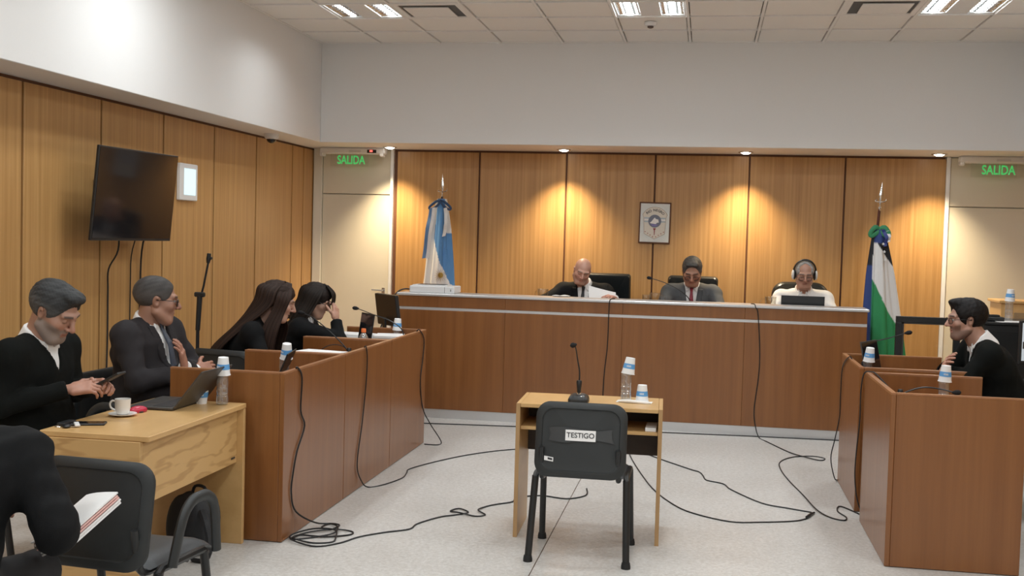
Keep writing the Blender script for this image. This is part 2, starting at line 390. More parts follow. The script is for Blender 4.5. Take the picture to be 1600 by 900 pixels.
# ceiling: slab, separate lay-in tiles and rails where the photograph sees them
cl = structure(MB().bb(XL, XR, YF, YB, CEIL+.07, CEIL+.2, 0).obj('ceiling', 'tile_joint'))
ncol = 11; nrow = 8
lamp_cells = {(0, 2), (4, 2), (8, 2), (0, 6), (4, 6), (8, 6)}
diff_cells = {(1, 2), (7, 2)}
tile_me = MB().box((0, 0, 0), (T-.036, T-.036, .016), None, .004).mesh('tile_white')
XG0 = XG - T
for i in range(ncol):
    for j in range(nrow):
        if (i-1, j) in lamp_cells or (i-1, j) in diff_cells: continue
        link('ceiling_tile', tile_me, cl, (XG0+T*(i+.5), YB-T*(j+.5), CEIL+.010))
for i in range(ncol+1):
    x = min(max(XG0+T*i, XL+.012), XR-.012); MB().bb(x-.011, x+.011, YB-T*nrow, YB, CEIL-.008, CEIL+.02, .001).obj('ceiling_rail', 'grid_white', cl)
for j in range(nrow+1):
    y = YB-T*j-(.012 if j == 0 else 0); MB().bb(XL, XR, y-.011, y+.011, CEIL-.0075, CEIL+.02, .001).obj('ceiling_rail', 'grid_white', cl)
MB().bb(XL, XR, YF, YB-T*nrow-.013, CEIL+.004, CEIL+.03, 0).obj('ceiling_field', 'tile_white', cl)

# doors beside the wood wall
def door(name, x0, x1, jw, knob):
    d = structure(MB().bb(x0-.1, x1+.1, YW+.04, YW+.16, 0, SOF+.1, 0).obj(name, 'frame_cream'))
    MB().bb(x0, x1, YW+.005, YW+.04, 0.01, 2.082, .003).obj('door_leaf', 'door_cream', d)
    MB().bb(x0, x1, YW+.005, YW+.04, 2.092, SOF-.01, .003).obj('transom_panel', 'door_cream', d)
    if jw: MB().bb(x0-jw, x0-.004, YW-.02, YW+.04, 0, SOF-.002, .003).obj('door_jamb', 'frame_cream', d)
    MB().bb(x1+.004, x1+.036, YW-.03, YW+.04, 0, SOF-.002, .003).obj('door_jamb', 'wall_white', d)
    if knob:
        h = MB().box((x1-.055, YW+.001, 1.03), (.035, .01, .12), None, .004).tube([(x1-.055, YW, 1.06), (x1-.055, YW-.05, 1.06), (x1-.17, YW-.055, 1.065)], .009, 8).obj('door_handle', 'steel', d, True)
    return d
door('door_1', -4.125, -3.365, .1, True)
d2 = door('door_2', 2.335, 3.10, 0, False)
MB().tube([(2.40, YW, 1.06), (2.40, YW-.05, 1.06), (2.50, YW-.055, 1.06)], .009, 8).obj('door_handle', 'steel', d2, True)
structure(MB().bb(2.292, 2.330, YW-.022, YW+.03, 0, SOF-.002, .003).obj('trim_1', 'wall_white'))

# ------------------------------------------------------------------ ceiling lamps
def troffer(x, y, label, detail=True, lit=(1, 1)):
    t = thing('ceiling_light', label, 'ceiling light', (x, y, CEIL), 0, 'ceiling lights')
    h = T/2-.012
    # housing: white centre and edge strips, two open reflector bays
    bays = ((-.19, -.045), (.045, .19)); hb = MB(); hz = (.003, .012)
    bays = ((-.275, -.085), (.085, .275))
    for (a, b) in ((-h, -.275), (-.085, .085), (.275, h)): hb.bb(a, b, -h, h, *hz, .001)
    for (a, b) in bays:
        hb.bb(a, b, -h, -h+.02, *hz, .001); hb.bb(a, b, h-.02, h, *hz, .001)
    hb.bb(-h, h, -h, h, .062, .067, .001)
    hb.obj('lamp_housing', 'white_plastic', t)
    for (a, b), lf in zip(bays, lit):
        m = (a+b)/2; w_ = b-a
        r = MB()
        for sgn, e in ((-1, a), (1, b)):
            r.raw([(e, -h+.02, .01), (e, h-.02, .01), (e-sgn*.05, h-.02, .058), (e-sgn*.05, -h+.02, .058)], [(0, 1, 2, 3)])
        r.raw([(a+.05, -h+.02, .058), (a+.05, h-.02, .058), (b-.05, h-.02, .058), (b-.05, -h+.02, .058)], [(3, 2, 1, 0)])
        rf = r.obj('reflector', 'reflector', t)
        if detail:
            for k in range(9):
                yy = -h+.05+k*(2*h-.1)/8
                MB().raw([(a, yy, .008), (b, yy, .008), (b-.03, yy+.012, .040), (a+.03, yy+.012, .040)], [(0, 1, 2, 3)]).obj('louvre_blade', 'reflector', rf)
            MB().tube([(m, -h+.03, .046), (m, h-.03, .046)], .008, 8).obj('lamp_tube', 'tube_glow' if lf > .3 else 'white_plastic', rf)
        ld = bpy.data.lights.new('lamp_light', 'AREA'); ld.shape = 'RECTANGLE'; ld.size = .05; ld.size_y = 2*h-.06; ld.energy = TROFFER_W*lf; ld.color = (0.92, 0.975, 1.0)
        lo = bpy.data.objects.new('lamp_light', ld); COL.objects.link(lo); lo.parent = rf; lo.location = (m, 0, -.004 if not detail else .0385)
        lo.visible_camera = True
    return t
def cellc(i, j): return (XG+T*(i+.5), YB-T*(j+.5))
lab = {0: 'recessed ceiling light with mirrored louvres beside the left upper wall', 4: 'recessed ceiling light with mirrored louvres beside the smoke detector', 8: 'recessed ceiling light with mirrored louvres right of an air vent'}
for i, lt in ((0, (.12, .6)), (4, (1, 1)), (8, (.9, .35))): troffer(*cellc(i, 2), lab[i], True, lt)
for j in (6, 10, 14, 18):
    for i in (0, 4, 8):
        x, y = cellc(i, j)
        t = thing('ceiling_light', 'recessed ceiling light out over the public side of the room', 'ceiling light', (x, y, CEIL), 0, 'ceiling lights')
        MB().box((0, 0, .004), (T-.03, T-.03, .012), None, .002).obj('lamp_housing', 'white_plastic', t)
        for m in (-.15, .15):
            ld = bpy.data.lights.new('lamp_light', 'AREA'); ld.shape = 'RECTANGLE'; ld.size = .16; ld.size_y = .5; ld.energy = TROFFER_W*.62; ld.color = (0.92, 0.975, 1.0)
            lo = bpy.data.objects.new('lamp_light', ld); COL.objects.link(lo); lo.parent = t; lo.location = (m, 0, -.006)
def diffuser(i, j, label):
    x, y = cellc(i, j); t = thing('air_vent', label, 'air vent', (x, y, CEIL), 0, 'ceiling air vents'); h = T/2-.012
    f = MB()
    for (a, b, c, d) in ((-h, h, -h, -h+.045), (-h, h, h-.045, h), (-h, -h+.045, -h+.045, h-.045), (h-.045, h, -h+.045, h-.045)): f.bb(a, b, c, d, -.006, .012, .002)
    f.obj('vent_frame', 'grid_white', t)
    MB().bb(-h+.03, h-.03, -h+.03, h-.03, .004, .012, 0).obj('vent_gap_shade', 'black_plastic', t)  # shallow black sheet, painted shade of the open gap around the plate
    sd = 1 if i < 4 else -1
    MB().bb(-h+(.075 if sd > 0 else .125), h-(.125 if sd > 0 else .075), -h+.15, h-.06, -.006, .003, .002).obj('vent_plate', 'grid_white', t)
diffuser(1, 2, 'square ceiling air vent with floating plate beside the left ceiling light')
diffuser(7, 2, 'square ceiling air vent with floating plate beside the right ceiling light')
t = thing('smoke_detector', 'round white smoke detector with dark nose under the ceiling', 'smoke detector', (-.549, 9.80, CEIL-.003))
MB().lathe([(.055, 0), (.055, -.018), (.046, -.03), (.03, -.033)], n=24).obj('detector_base', 'white_plastic', t, True)
MB().lathe([(.028, -.03), (.026, -.046), (.012, -.052)], n=18).obj('detector_nose', 'smoke_dark', t, True)
t = thing('ceiling_speaker', 'round ceiling speaker disc above the left ceiling light', 'speaker', (-3.0, 8.74, CEIL))
MB().lathe([(.10, .0), (.10, -.010), (.09, -.014)], n=28).obj('speaker_ring', 'grid_white', t, True)
MB().lathe([(.085, -.010), (.03, -.017), (.0, -.018)], n=28).obj('speaker_grille', 'tile_white', t, True)
# soffit downlights
for k, (x, y, lb) in enumerate(((-3.29, 11.26, 'lit soffit downlight beside the left exit sign'), (-1.466, 11.28, 'lit soffit downlight above the bald man'), (.345, 11.28, 'dimmer soffit downlight between emblem and right flag'), (2.15, 11.20, 'lit soffit downlight beside the right exit sign'))):
    t = thing('downlight', lb, 'downlight', (x, y, SOF), 0, 'soffit downlights')
    MB().lathe([(.048, .0), (.075, -.002), (.075, -.006), (.05, -.010)], n=24, closed=True).obj('trim_ring', 'steel', t, True)
    MB().lathe([(.0, -.024), (.03, -.020), (.048, -.008), (.05, -.002)], n=20).obj('lamp_lens', 'lamp_glow', t, True)
    ld = bpy.data.lights.new('downlight_lamp', 'SPOT'); ld.energy = DOWN_W*(1.0 if k != 2 else .95); ld.color = (1.0, .80, .52); ld.spot_size = math.radians(98); ld.spot_blend = 1.0; ld.shadow_soft_size = .04
    lo = bpy.data.objects.new('downlight_lamp', ld); COL.objects.link(lo); lo.parent = t; lo.location = (0, 0, -.035)

# ------------------------------------------------------------------ exit signs
def exit_sign(x, label, led):
    t = thing('exit_sign', label, 'exit sign', (x, 11.42, 2.565), 0, 'exit signs')
    MB().bb(-.36, .36, -.05, .06, -.058, .008, .012).obj('sign_body', 'white_plastic', t)
    for s in (-.34, .32): MB().bb(s-.018, s+.022, -.055, .05, -.085, -.05, .008).obj('sign_bracket', 'white_plastic', t)
    MB().bb(-.03, .10, -.054, -.048, -.042, -.018, .002).obj('sign_plate', 'alu', t)
    MB().bb(-.25, .17, -.004, .004, -.19, -.055, .001).obj('clear_panel', 'glass_pane', t)
    vs, fs = text_verts('SALIDA', .112, .0015, bold=.0022)
    M = Matrix(((1, 0, 0), (0, 0, -1), (0, 1, 0)))
    w_ = max(v.x for v in vs)-min(v.x for v in vs)
    vs = [M @ Vector((v.x*.30/w_*1.02, v.y*1.12, v.z)) + Vector((-.02 if led else .0, -.008, -.125)) for v in vs]
    MB().raw(vs, fs).obj('sign_lettering', 'green_glow', t)
    if led:
        MB().bb(.17, .27, -.056, -.05, -.048, -.014, .002).obj('display_window', 'black_plastic', t)
        MB().box((.215, -.058, -.028), (.03, .004, .018), None, .003).obj('indicator_light', 'red_glow', t)
exit_sign(-3.74, 'green SALIDA exit sign with red indicator above the left door', True)
exit_sign(2.74, 'green SALIDA exit sign above the right door', False)

# ------------------------------------------------------------------ judges' bench
b = thing('judges_bench', 'long reddish wooden bench with metal top edge and metal kick plate', 'bench', (0, 0, 0))
BX = [-2.766, -1.77, -.715, .345, 1.368]
for a, c in zip(BX[:-1], BX[1:]):
    MB().bb(a+.0008, c-.0008, 9.85, 9.88, .082, .985, .0012).obj('front_panel', 'desk_wood', b)
    MB().bb(a+.0008, c-.0008, 9.85, 9.88, 1.012, 1.112, .0012).obj('upper_panel', 'desk_wood', b)
MB().bb(-2.766, 1.368, 9.853, 9.885, .985, 1.012, .002).obj('metal_strip', 'alu', b)
MB().bb(-2.78, 1.382, 9.835, 10.16, 1.113, 1.138, .008).obj('metal_counter', 'alu', b)
MB().bb(-2.766, 1.368, 9.855, 9.875, 0, .082, .002).obj('kick_plate', 'alu', b)
MB().bb(-2.76, 1.362, 10.10, 10.62, .925, .955, .004).obj('desk_top', 'desk_wood', b)
for x in (-2.766, 1.340): MB().bb(x, x+.028, 9.885, 10.62, 0.0, 1.112, .002).obj('end_panel', 'desk_wood', b)
MB().bb(-2.735, 1.338, 10.09, 10.112, .2, 1.112, .002).obj('inner_panel', 'desk_wood', b)
pl = tag(MB().bb(-2.9, 1.5, 10.135, 11.55, 0, .20, .004).obj('platform', 'desk_wood'), 'low raised wooden platform behind the judges bench', 'platform')

# ------------------------------------------------------------------ counsel desks
def desk(label, x_open, x_front, y0, y1, group):
    t = thing('counsel_desk', label, 'desk', (0, 0, 0), 0, group); s = 1 if x_front > x_open else -1; th = .026
    MB().bb(x_front-s*th, x_front, y0+.004, y1-.004, 0.004, .905, .002).obj('front_panel', 'desk_wood', t)
    MB().bb(x_front-s*th, x_front, y0+.004, y1-.004, .905, .915, .001).obj('top_edging', 'desk_edge', t)
    for (a, c) in ((y0+.004, y0+.004+th), (y1-.004-th, y1-.004)):
        sp = MB().bb(x_open, x_front-s*(th+.001), a, c, .004, .905, .002).obj('side_panel', 'desk_wood', t)
        MB().bb(x_open, x_front-s*(th+.001), a, c, .905, .915, .001).obj('edging', 'desk_edge', sp)
    MB().bb(x_open+s*.02, x_front-s*(th+.002), y0+.032, y1-.032, .722, .75, .002).obj('desk_top', 'desk_wood', t)
    return t
g = 'counsel desks'
desk('reddish wooden counsel desk beside the oak table', -2.835, -2.183, 5.585, 6.605, g)
desk('reddish wooden counsel desk where the long-haired woman sits', -2.835, -2.183, 6.605, 7.63, g)
desk('reddish wooden counsel desk where the woman rests her face on her hand', -2.835, -2.183, 7.63, 8.62, g)
desk('reddish wooden counsel desk with broad plain end, standing empty', 1.632, .968, 5.998, 6.965, g)
desk('reddish wooden counsel desk where the man in glasses leans on crossed arms', 1.632, .968, 7.205, 8.13, g)

# ------------------------------------------------------------------ witness table
t = thing('witness_table', 'small light wooden table with open shelf behind the witness chair', 'table', (-.607, 6.06, 0), 2.0)
W2, D2 = .402, .45
for s in (-1, 1):
    MB().bb(s*W2-(.022 if s > 0 else 0), s*W2+(.022 if s < 0 else 0), 0, D2, 0.0, .75, .002).obj('side_panel', 'table_wood', t)
    MB().bb(s*W2-(.022 if s > 0 else 0), s*W2+(.022 if s < 0 else 0), -.002, 0, 0.0, .75, .0005).obj('panel_edging', 'table_edge', t)
MB().bb(-W2+.023, W2-.023, 0, D2, .728, .75, .002).obj('table_top', 'table_wood', t)
MB().bb(-W2+.023, W2-.023, .03, D2-.03, .60, .618, .002).obj('shelf', 'table_wood', t)
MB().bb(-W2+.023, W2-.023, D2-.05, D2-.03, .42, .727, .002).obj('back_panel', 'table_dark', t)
# things on it
o = tag(MB().bb(-.30, -.24, 6.12, 6.32, .6185, .640, .002).obj('booklet', 'paper'), 'pale booklet lying on the witness table shelf', 'booklet')
# ------------------------------------------------------------------ oak side table
t = thing('oak_table', 'light oak office table with deep front panel, cup and laptop on it', 'table', (0, 0, 0))
MB().bb(-2.898, -2.372, 4.49, 5.535, .724, .75, .003).obj('table_top', 'table_wood', t)
MB().bb(-2.893, -2.412, 4.485, 4.511, 0, .723, .002).obj('side_panel', 'oak_panel', t)
MB().bb(-2.893, -2.376, 5.512, 5.538, 0, .723, .002).obj('side_panel', 'table_wood', t)
fp = MB().bb(-2.432, -2.412, 4.512, 5.511, .436, .715, .002).obj('front_panel', 'oak_panel', t)
MB().bb(-2.411, -2.4085, 5.44, 5.485, .462, .472, .001).obj('maker_plate', 'dark_grey', fp)
MB().bb(-2.893, -2.874, 4.55, 4.75, 0.0, .10, .002).obj('foot_rail', 'table_wood', t)

# ------------------------------------------------------------------ chairs
def rrect(w, h, r, n=5):
    pts = []
    for cx, cy, a0 in ((w/2-r, h/2-r, 0), (-w/2+r, h/2-r, 90), (-w/2+r, -h/2+r, 180), (w/2-r, -h/2+r, 270)):
        for k in range(n+1):
            a = math.radians(a0+90*k/n); pts.append((cx+r*math.cos(a), cy+r*math.sin(a)))
    return pts
def shell_panel(w, h, r, th, curve, rings=((1.0, 0), (1.0, 1)), n=6, taper=0.0):
    # rounded-rectangle slab in x/z standing up; y is thickness; curve bows the middle back (negative y)
    m = MB(); pts = rrect(w, h, r, n); N = len(pts)
    def warp(x, y, z):
        x2 = x*(1-taper*(z/h+.5)); return (x2, y-curve*(1-(2*x/w)**2)+curve, z)
    vs = []; fs = []; lay = rings
    for (sc, dy) in lay:
        for (x, z) in pts:
            ins = (1-sc)*min(w, h)/2
            vs.append(warp(x*(1-2*ins/w), dy*th, z*(1-2*ins/h)))
    for i in range(len(lay)-1):
        for j in range(N): fs.append((i*N+j, (i+1)*N+j, (i+1)*N+(j+1) % N, i*N+(j+1) % N))
    for ring, rev in ((0, True), (len(lay)-1, False)):
        # cap: concentric shrink to keep curvature
        base = ring*N; prev = base
        for q in (.7, .4, .12):
            st = len(vs); sc, dy = lay[ring]
            for (x, z) in pts:
                ins = (1-sc)*min(w, h)/2; vs.append(warp(x*(1-2*ins/w)*q, dy*th, z*(1-2*ins/h)*q))
            for j in range(N):
                f = (prev+j, prev+(j+1) % N, st+(j+1) % N, st+j); fs.append(f if rev else tuple(reversed(f)))
            prev = st
        f = tuple(prev+j for j in range(N)); fs.append(f if rev else tuple(reversed(f)))
    return m.raw(vs, fs)
def visitor_chair(label, loc, rz, group, arms=False):
    t = thing('visitor_chair', label, 'chair', loc, rz, group)
    # seat: padded cushion over a plastic pan (chair faces +y)
    c = MB(); 
    def seat(u, v):
        x = (u-.5)*.46; y = -.20+v*.42
        e = max(abs(u-.5)*2, abs(v-.5)*2)
        z = .445+.035*(1-e**6) - .012*math.cos((u-.5)*PI) + (.0 if v < .8 else -.03*((v-.8)/.2)**2)
        return (x*(1-.04*(1-v)), y, z)
    c.grid(seat, 16, 14).obj('seat', 'black_vinyl', t, True)
    pan = MB()
    def under(u, v):
        x = (u-.5)*.46; y = -.20+v*.42; e = max(abs(u-.5)*2, abs(v-.5)*2)
        return (x*(1-.04*(1-v)), y, .446-.028*(1-e**4)-(.0 if v < .8 else .03*((v-.8)/.2)**2))
    pan.grid(lambda u, v: under(1-u, v), 12, 12).obj('seat_pan', 'black_shell', t, True)
    R = R3(-9, 0, 0)
    bk = shell_panel(.47, .385, .075, .034, .028, ((.76, .24), (.80, .20), (.825, .0), (.93, .0), (1.0, .3), (1.0, .7), (.93, 1.0)), 7, -.0)
    bk.v = [tuple(R @ Vector(p) + Vector((0, -.262, .642))) for p in bk.v]
    bo = bk.obj('backrest', 'black_shell', t, True)
    for s in (-1, 1):
        # side frame: two slanted legs under a short top bar, back upright
        MB().tube([(s*.245, .20, .015), (s*.235, .13, .43)], .0175, 10, flat=.9).obj('leg', 'black_metal', t, True)
        MB().tube([(s*.252, -.255, .015), (s*.236, -.17, .43)], .0185, 10, flat=.9).obj('leg', 'black_metal', t, True)
        MB().tube([(s*.235, .145, .418), (s*.235, .12, .438), (s*.235, -.15, .438), (s*.236, -.18, .418)], .016, 8).obj('side_rail', 'black_metal', t, True)
        for (x, y) in ((.245, .20), (.252, -.255)):
            MB().lathe([(.024, 0), (.024, .014), (.0205, .032)], (s*x, y-(.003 if y < 0 else -.003), 0), 12).obj('foot_cap', 'rubber', t, True)
        MB().tube([(s*.195, -.10, .432), (s*.197, -.21, .436), (s*.197, -.243, .50), (s*.196, -.262, .60)], .014, 8, smooth=3).obj('back_upright', 'black_metal', t, True)
        if arms:
            MB().tube([(s*.272, .16, .43), (s*.275, .135, .60), (s*.275, .09, .655), (s*.275, .03, .665), (s*.275, -.03, .655), (s*.275, -.085, .60), (s*.265, -.13, .44)], .017, 10, smooth=4, flat=1.3).obj('armrest', 'black_shell', t, True)
    MB().tube([(-.235, .02, .425), (.235, .02, .425)], .011, 8).obj('cross_bar', 'black_metal', t)
    return t, bo, R
wc, wbk, WR = visitor_chair('black witness chair with TESTIGO sign taped to its back', (-.602, 5.865, 0), 0, 'visitor chairs')
# taped sign on the back (camera side of the backrest is its -y face)
def onback(x, z, off): return tuple(WR @ Vector((x, 0.0075+.028*(2*x/.47)**2-off, z)) + Vector((0, -.262, .642)))
def strip_mesh(pts_fn, nu, nv): return MB().grid(pts_fn, nu, nv, .0006)
tp = strip_mesh(lambda u, v: onback(-.165+.335*u+.012*math.sin(9*u+3*v), .025+(v-.5)*(.062+.018*math.sin(7*u)), .005), 16, 3)
tp.obj('tape', 'tape', wbk)
strip_mesh(lambda u, v: onback(-.076+.155*u, .024+(v-.5)*.055, .0075), 8, 2).obj('paper_sign', 'paper', wbk)
vs, fs = text_verts('TESTIGO', .036, .0, bold=.0004)
MB().raw([Vector(onback(v.x+.0015, v.y+.024, .0092)) for v in vs], fs).obj('sign_lettering', 'ink', wbk)
strip_mesh(lambda u, v: onback(-.182+.048*u, -.098+(v-.5)*.022-.006*u, .005), 4, 1).obj('sticker', 'paper', wbk)
strip_mesh(lambda u, v: onback(-.163+.024*u, -.099+(v-.5)*.010-.004*u, .0066), 2, 1).obj('sticker_print', 'ink', wbk)

visitor_chair('empty black armchair drawn up behind the oak table', (-2.11, 3.86, 0), -6, 'visitor chairs', True)
visitor_chair('black armchair under the man holding a phone', (-3.27, 4.82, 0), -90, 'visitor chairs', True)
visitor_chair('black armchair under the man with folded arms', (-3.27, 5.96, 0), -92, 'visitor chairs', True)
ch_, _, _ = visitor_chair('black chair turned sideways under the long-haired woman', (-3.04, 6.99, 0), -12, 'visitor chairs'); ch_.scale = (1.07, 1.07, 1.07)
visitor_chair('black armchair under the woman hiding her face with a hand', (-3.26, 8.08, 0), -88, 'visitor chairs', True)
visitor_chair('black armchair under the man leaning on the right desk', (2.03, 7.47, 0), 92, 'visitor chairs', True)
visitor_chair('black armchair under the person reading papers', (-2.25, 2.88, 0), 6, 'visitor chairs')

def exec_chair(label, loc, rz, w=.50, top=1.16, rnd=.06):
    t = thing('executive_chair', label, 'chair', loc, rz, 'judges chairs')
    h = top-.50
    bk = shell_panel(w, h, rnd, .09, .05, ((.86, -.06), (.95, .0), (1.0, .3), (1.0, .7), (.95, 1.0), (.86, 1.06)), 6)
    R = R3(-8, 0, 0); bk.v = [tuple(R @ Vector(p)+Vector((0, -.30, .50+h/2))) for p in bk.v]
    bo = bk.obj('backrest', 'leather', t, True)
    pip = MB().tube([tuple(R @ Vector((x, .09, z)) + Vector((0, -.29, .50+h/2))) for (x, z) in rrect(w*.88, h*.88, rnd*.8, 5)]+[tuple(R @ Vector((w*.44, .09, h*.44-rnd*.8))+Vector((0, -.29, .50+h/2)))], .006, 6)
    pip.obj('piping', 'leather', bo, True)
    MB().box((0, -.02, .46), (.52, .50, .10), None, .04).obj('seat', 'leather', t, True)
    for s in (-1, 1):
        MB().tube([(s*.27, -.20, .44), (s*.29, -.18, .64), (s*.29, .02, .66), (s*.28, .12, .63), (s*.27, .12, .45)], .022, 8, smooth=3).obj('armrest', 'black_plastic', t, True)
    MB().lathe([(.03, .10), (.03, .41)], n=12).obj('column', 'black_metal', t, True)
    for k in range(5):
        a = 2*PI*k/5; lg = MB().tube([(0, 0, .10), (.27*math.cos(a), .27*math.sin(a), .065)], (.028, .016), 8).obj('leg', 'black_metal', t, True)
        MB().ball((.27*math.cos(a), .27*math.sin(a), .028), .027, 10, 6).obj('castor', 'rubber', lg, True)
    return t
exec_chair('high black leather chair with square top behind the bald man', (-.97, 10.93, .20), 178, .46, 1.15, .03)
exec_chair('high black leather chair behind the man in the grey suit', (-.125, 10.93, .20), 180, .49, 1.15, .04)
exec_chair('rounded black leather chair behind the man wearing headphones', (.91, 10.93, .20), 182, .54, 1.12, .12)

# ------------------------------------------------------------------ bottles, cups, mugs
BOT = [(.0, 0), (.026, 0), (.031, .006), (.0315, .03), (.029, .045), (.0285, .06), (.0305, .072), (.0275, .085), (.0295, .098), (.0298, .115), (.028, .128), (.0298, .142), (.029, .152), (.020, .168), (.0125, .176), (.0125, .200)]
def bottle(label, loc, cap=None, water=.05, s=1.0, group='plastic water bottles'):
    t = thing('water_bottle', label, 'bottle', loc, random.uniform(0, 90), group)
    MB().lathe([(r*s, z*s) for r, z in BOT], n=20, closed=True).obj('bottle_body', 'bottle_clear', t, True)
    for zz in (.045, .060, .085): MB().lathe([(.0292*s, (zz-.002)*s), (.0302*s, zz*s), (.0292*s, (zz+.002)*s)], n=20, closed=True).obj('moulded_ring', 'bottle_clear', t, True)
    if water: MB().lathe([(.0, .003*s), (.028*s, .006*s), (.028*s, water*s), (.0, water*s)], n=16).obj('water', 'water', t, True)
    if cap: MB().lathe([(.0155*s, .182*s), (.0155*s, .203*s), (.014*s, .206*s), (0, .206*s)], n=18).obj('bottle_cap', cap, t, True)
    return t
def cup(label, loc, inverted=True, tilt=(0, 0), rz=0, stirrer=False, group='paper cups'):
    t = thing('paper_cup', label, 'cup', loc, rz, group); t.rotation_euler = (math.radians(tilt[0]), math.radians(tilt[1]), math.radians(rz))
    H = .092; r0, r1 = .026, .037
    def rad(z): return r0+(r1-r0)*z/H
    def tr(p): return [(r, H-z) for r, z in reversed(p)] if inverted else p
    MB().lathe(tr([(r0-.004, .004), (r0, 0), (r1, H), (r1-.0012, H), (r0-.001, .006), (0, .006)]), n=24).obj('cup_body', 'cup_white', t, True)
    MB().lathe([(r1-.001, (0 if inverted else H)-.0015), (r1+.002, (0 if inverted else H)-.001), (r1+.002, (0 if inverted else H)+.002), (r1-.001, (0 if inverted else H)+.002)], n=24, closed=True).obj('cup_rim', 'cup_white', t, True)
    bd = MB().lathe(tr([(rad(.034)+.0006, .034), (rad(.062)+.0006, .062)]), n=24, closed=True).obj('printed_band', 'cup_blue', t, True)
    mk = MB()
    for q in range(2):
        for k in range(5):
            a = -PI/2+q*PI+(k-2)*.16; z = .048; rr_ = rad(z)+.0012
            for (du, dz, ww, hh) in ((-.05, 0, .002, .010), (.02, .004, .006, .002), (.02, -.003, .005, .002)) if k % 2 else ((0, 0, .002, .010), (-.04, 0, .005, .002)):
                aa = a+du; zz = H-z+dz if inverted else z+dz
                R = Matrix.Rotation(aa+PI/2, 3, 'Z')
                mk.box((rr_*math.cos(aa), rr_*math.sin(aa), zz), (ww, .0006, hh), R, 0)
    mk.obj('print_marks', 'cup_white', bd)['kind'] = 'stuff'
    if stirrer: MB().tube([(.0, .0, .02), (.012, .018, .125)], .0028, 6).obj('stirrer', 'cup_white', t)
    return t
def bottle_cup(place, loc, tilt=(0, 0), water=.05):
    bottle('clear plastic water bottle under an upturned paper cup '+place, loc, None, water)
    cup('blue-banded paper cup upturned on the bottle '+place, (loc[0]+.003*tilt[1]/3, loc[1], loc[2]+.157), True, tilt, random.uniform(-40, 40))
bottle_cup('on the oak table', (-2.468, 5.444, .75), (2, 3), .01)
bottle_cup('on the desk beside the oak table', (-2.463, 6.295, .75), (6, 12))
bottle_cup('on the desk nearest the bench', (-2.40, 8.52, .75), (0, 3))
bottle_cup('on the witness table', (-.425, 6.318, .7535), (-3, 8), .03)
bottle_cup('on the empty right desk', (1.368, 6.70, .75), (0, 3), .08)
bottle_cup('beside the laptop on the right desk', (1.082, 7.69, .75), (3, 6))
bottle_cup('on the black cabinet', (2.335, 9.2, 1.121), (2, 2), .0)
bottle('clear plastic bottle with an orange cap on a left desk', (-2.415, 7.70, .75), 'orange_cap', .10, 1.12)
cup('blue-banded paper cup with a stirrer standing on the oak table', (-2.58, 5.44, .75), False, (0, 0), 20, True)
cup('blue-banded paper cup upturned on the witness table', (-.335, 6.352, .7535), True, (0, 0), 0)
o = thing('napkin', 'crumpled white napkin under the bottle on the witness table', 'napkin', (-.375, 6.31, .751), -4)
MB().grid(lambda u, v: ((u-.5)*.20, (v-.5)*.085+.004*math.sin(14*u), .0007+.0012*(1+math.sin(19*u+6*v))*.5), 22, 8, .0008).obj('folded_sheet', 'tissue', o, True)
MB().tube([(-.085, -.035, .006), (-.03, -.045, .010), (.05, -.04, .006), (.098, -.035, .005)], (.006, .010, .008, .005), 7, smooth=3).obj('rolled_edge', 'tissue', o, True)

t = thing('coffee_cup', 'white porcelain coffee cup on the oak table', 'cup', (-2.757, 4.955, .759))
MB().lathe([(.0, 0), (.024, 0), (.030, .006), (.036, .03), (.0375, .074), (.0355, .074), (.033, .02), (0, .012)], n=26).obj('cup_body', 'porcelain', t, True)
MB().lathe([(0, .058), (.0345, .058)], n=22).obj('coffee', 'coffee', t)
MB().tube([(-.036, -.005, .060), (-.052, -.006, .062), (-.062, -.008, .048), (-.056, -.008, .028), (-.034, -.005, .016)], .0048, 8, smooth=4).obj('handle', 'porcelain', t, True)
tag(MB().lathe([(0, .002), (.03, 0), (.034, .001), (.066, .010), (.067, .0125), (.034, .006), (.0, .005)], (-2.757, 4.955, .7502), 30).obj('saucer', 'porcelain', None, True), 'white porcelain saucer under the coffee cup', 'saucer')
t = thing('computer_mouse', 'red computer mouse beside the coffee saucer', 'mouse', (-2.742, 5.075, .75), -25)
MB().ball((0, 0, .010), (.030, .052, .022), 18, 10).obj('mouse_shell', 'red_plastic', t, True)
MB().lathe([(.029, .0), (.031, .006), (.029, .009)], n=20).obj('mouse_base', 'black_plastic', t, True)
t = thing('smartphone', 'black smartphone lying flat on the oak table corner', 'phone', (-2.775, 4.685, .75), -70)
MB().box((0, 0, .0048), (.072, .15, .009), None, .003).obj('phone_body', 'black_plastic', t); MB().box((0, 0, .0097), (.066, .143, .0006), None, 0).obj('screen', 'screen_black', t)
t = thing('car_keys', 'black key fob and keys on the oak table corner', 'keys', (-2.825, 4.585, .75), 30)
MB().ball((0, 0, .008), (.020, .036, .009), 14, 8).obj('key_fob', 'black_plastic', t, True); MB().box((.035, .0, .004), (.05, .012, .003), R3(0, 0, 25), .001).obj('key_blade', 'steel', t)
MB().tube([(.02*math.cos(a*.7)-.03, .02*math.sin(a*.7)+.02, .003) for a in range(10)], .0016, 6).obj('key_ring', 'steel', t)
tag(MB().box((-2.79, 4.612, .762), (.022, .055, .010), R3(6, 0, 38), .003).obj('lighter', 'white_plastic'), 'small white lighter lying across the keys', 'lighter')
tag(MB().bb(-2.885, -2.845, 4.60, 4.70, .7502, .766, .005).obj('glasses_case', 'black_plastic'), 'black glasses case at the oak table edge', 'case')

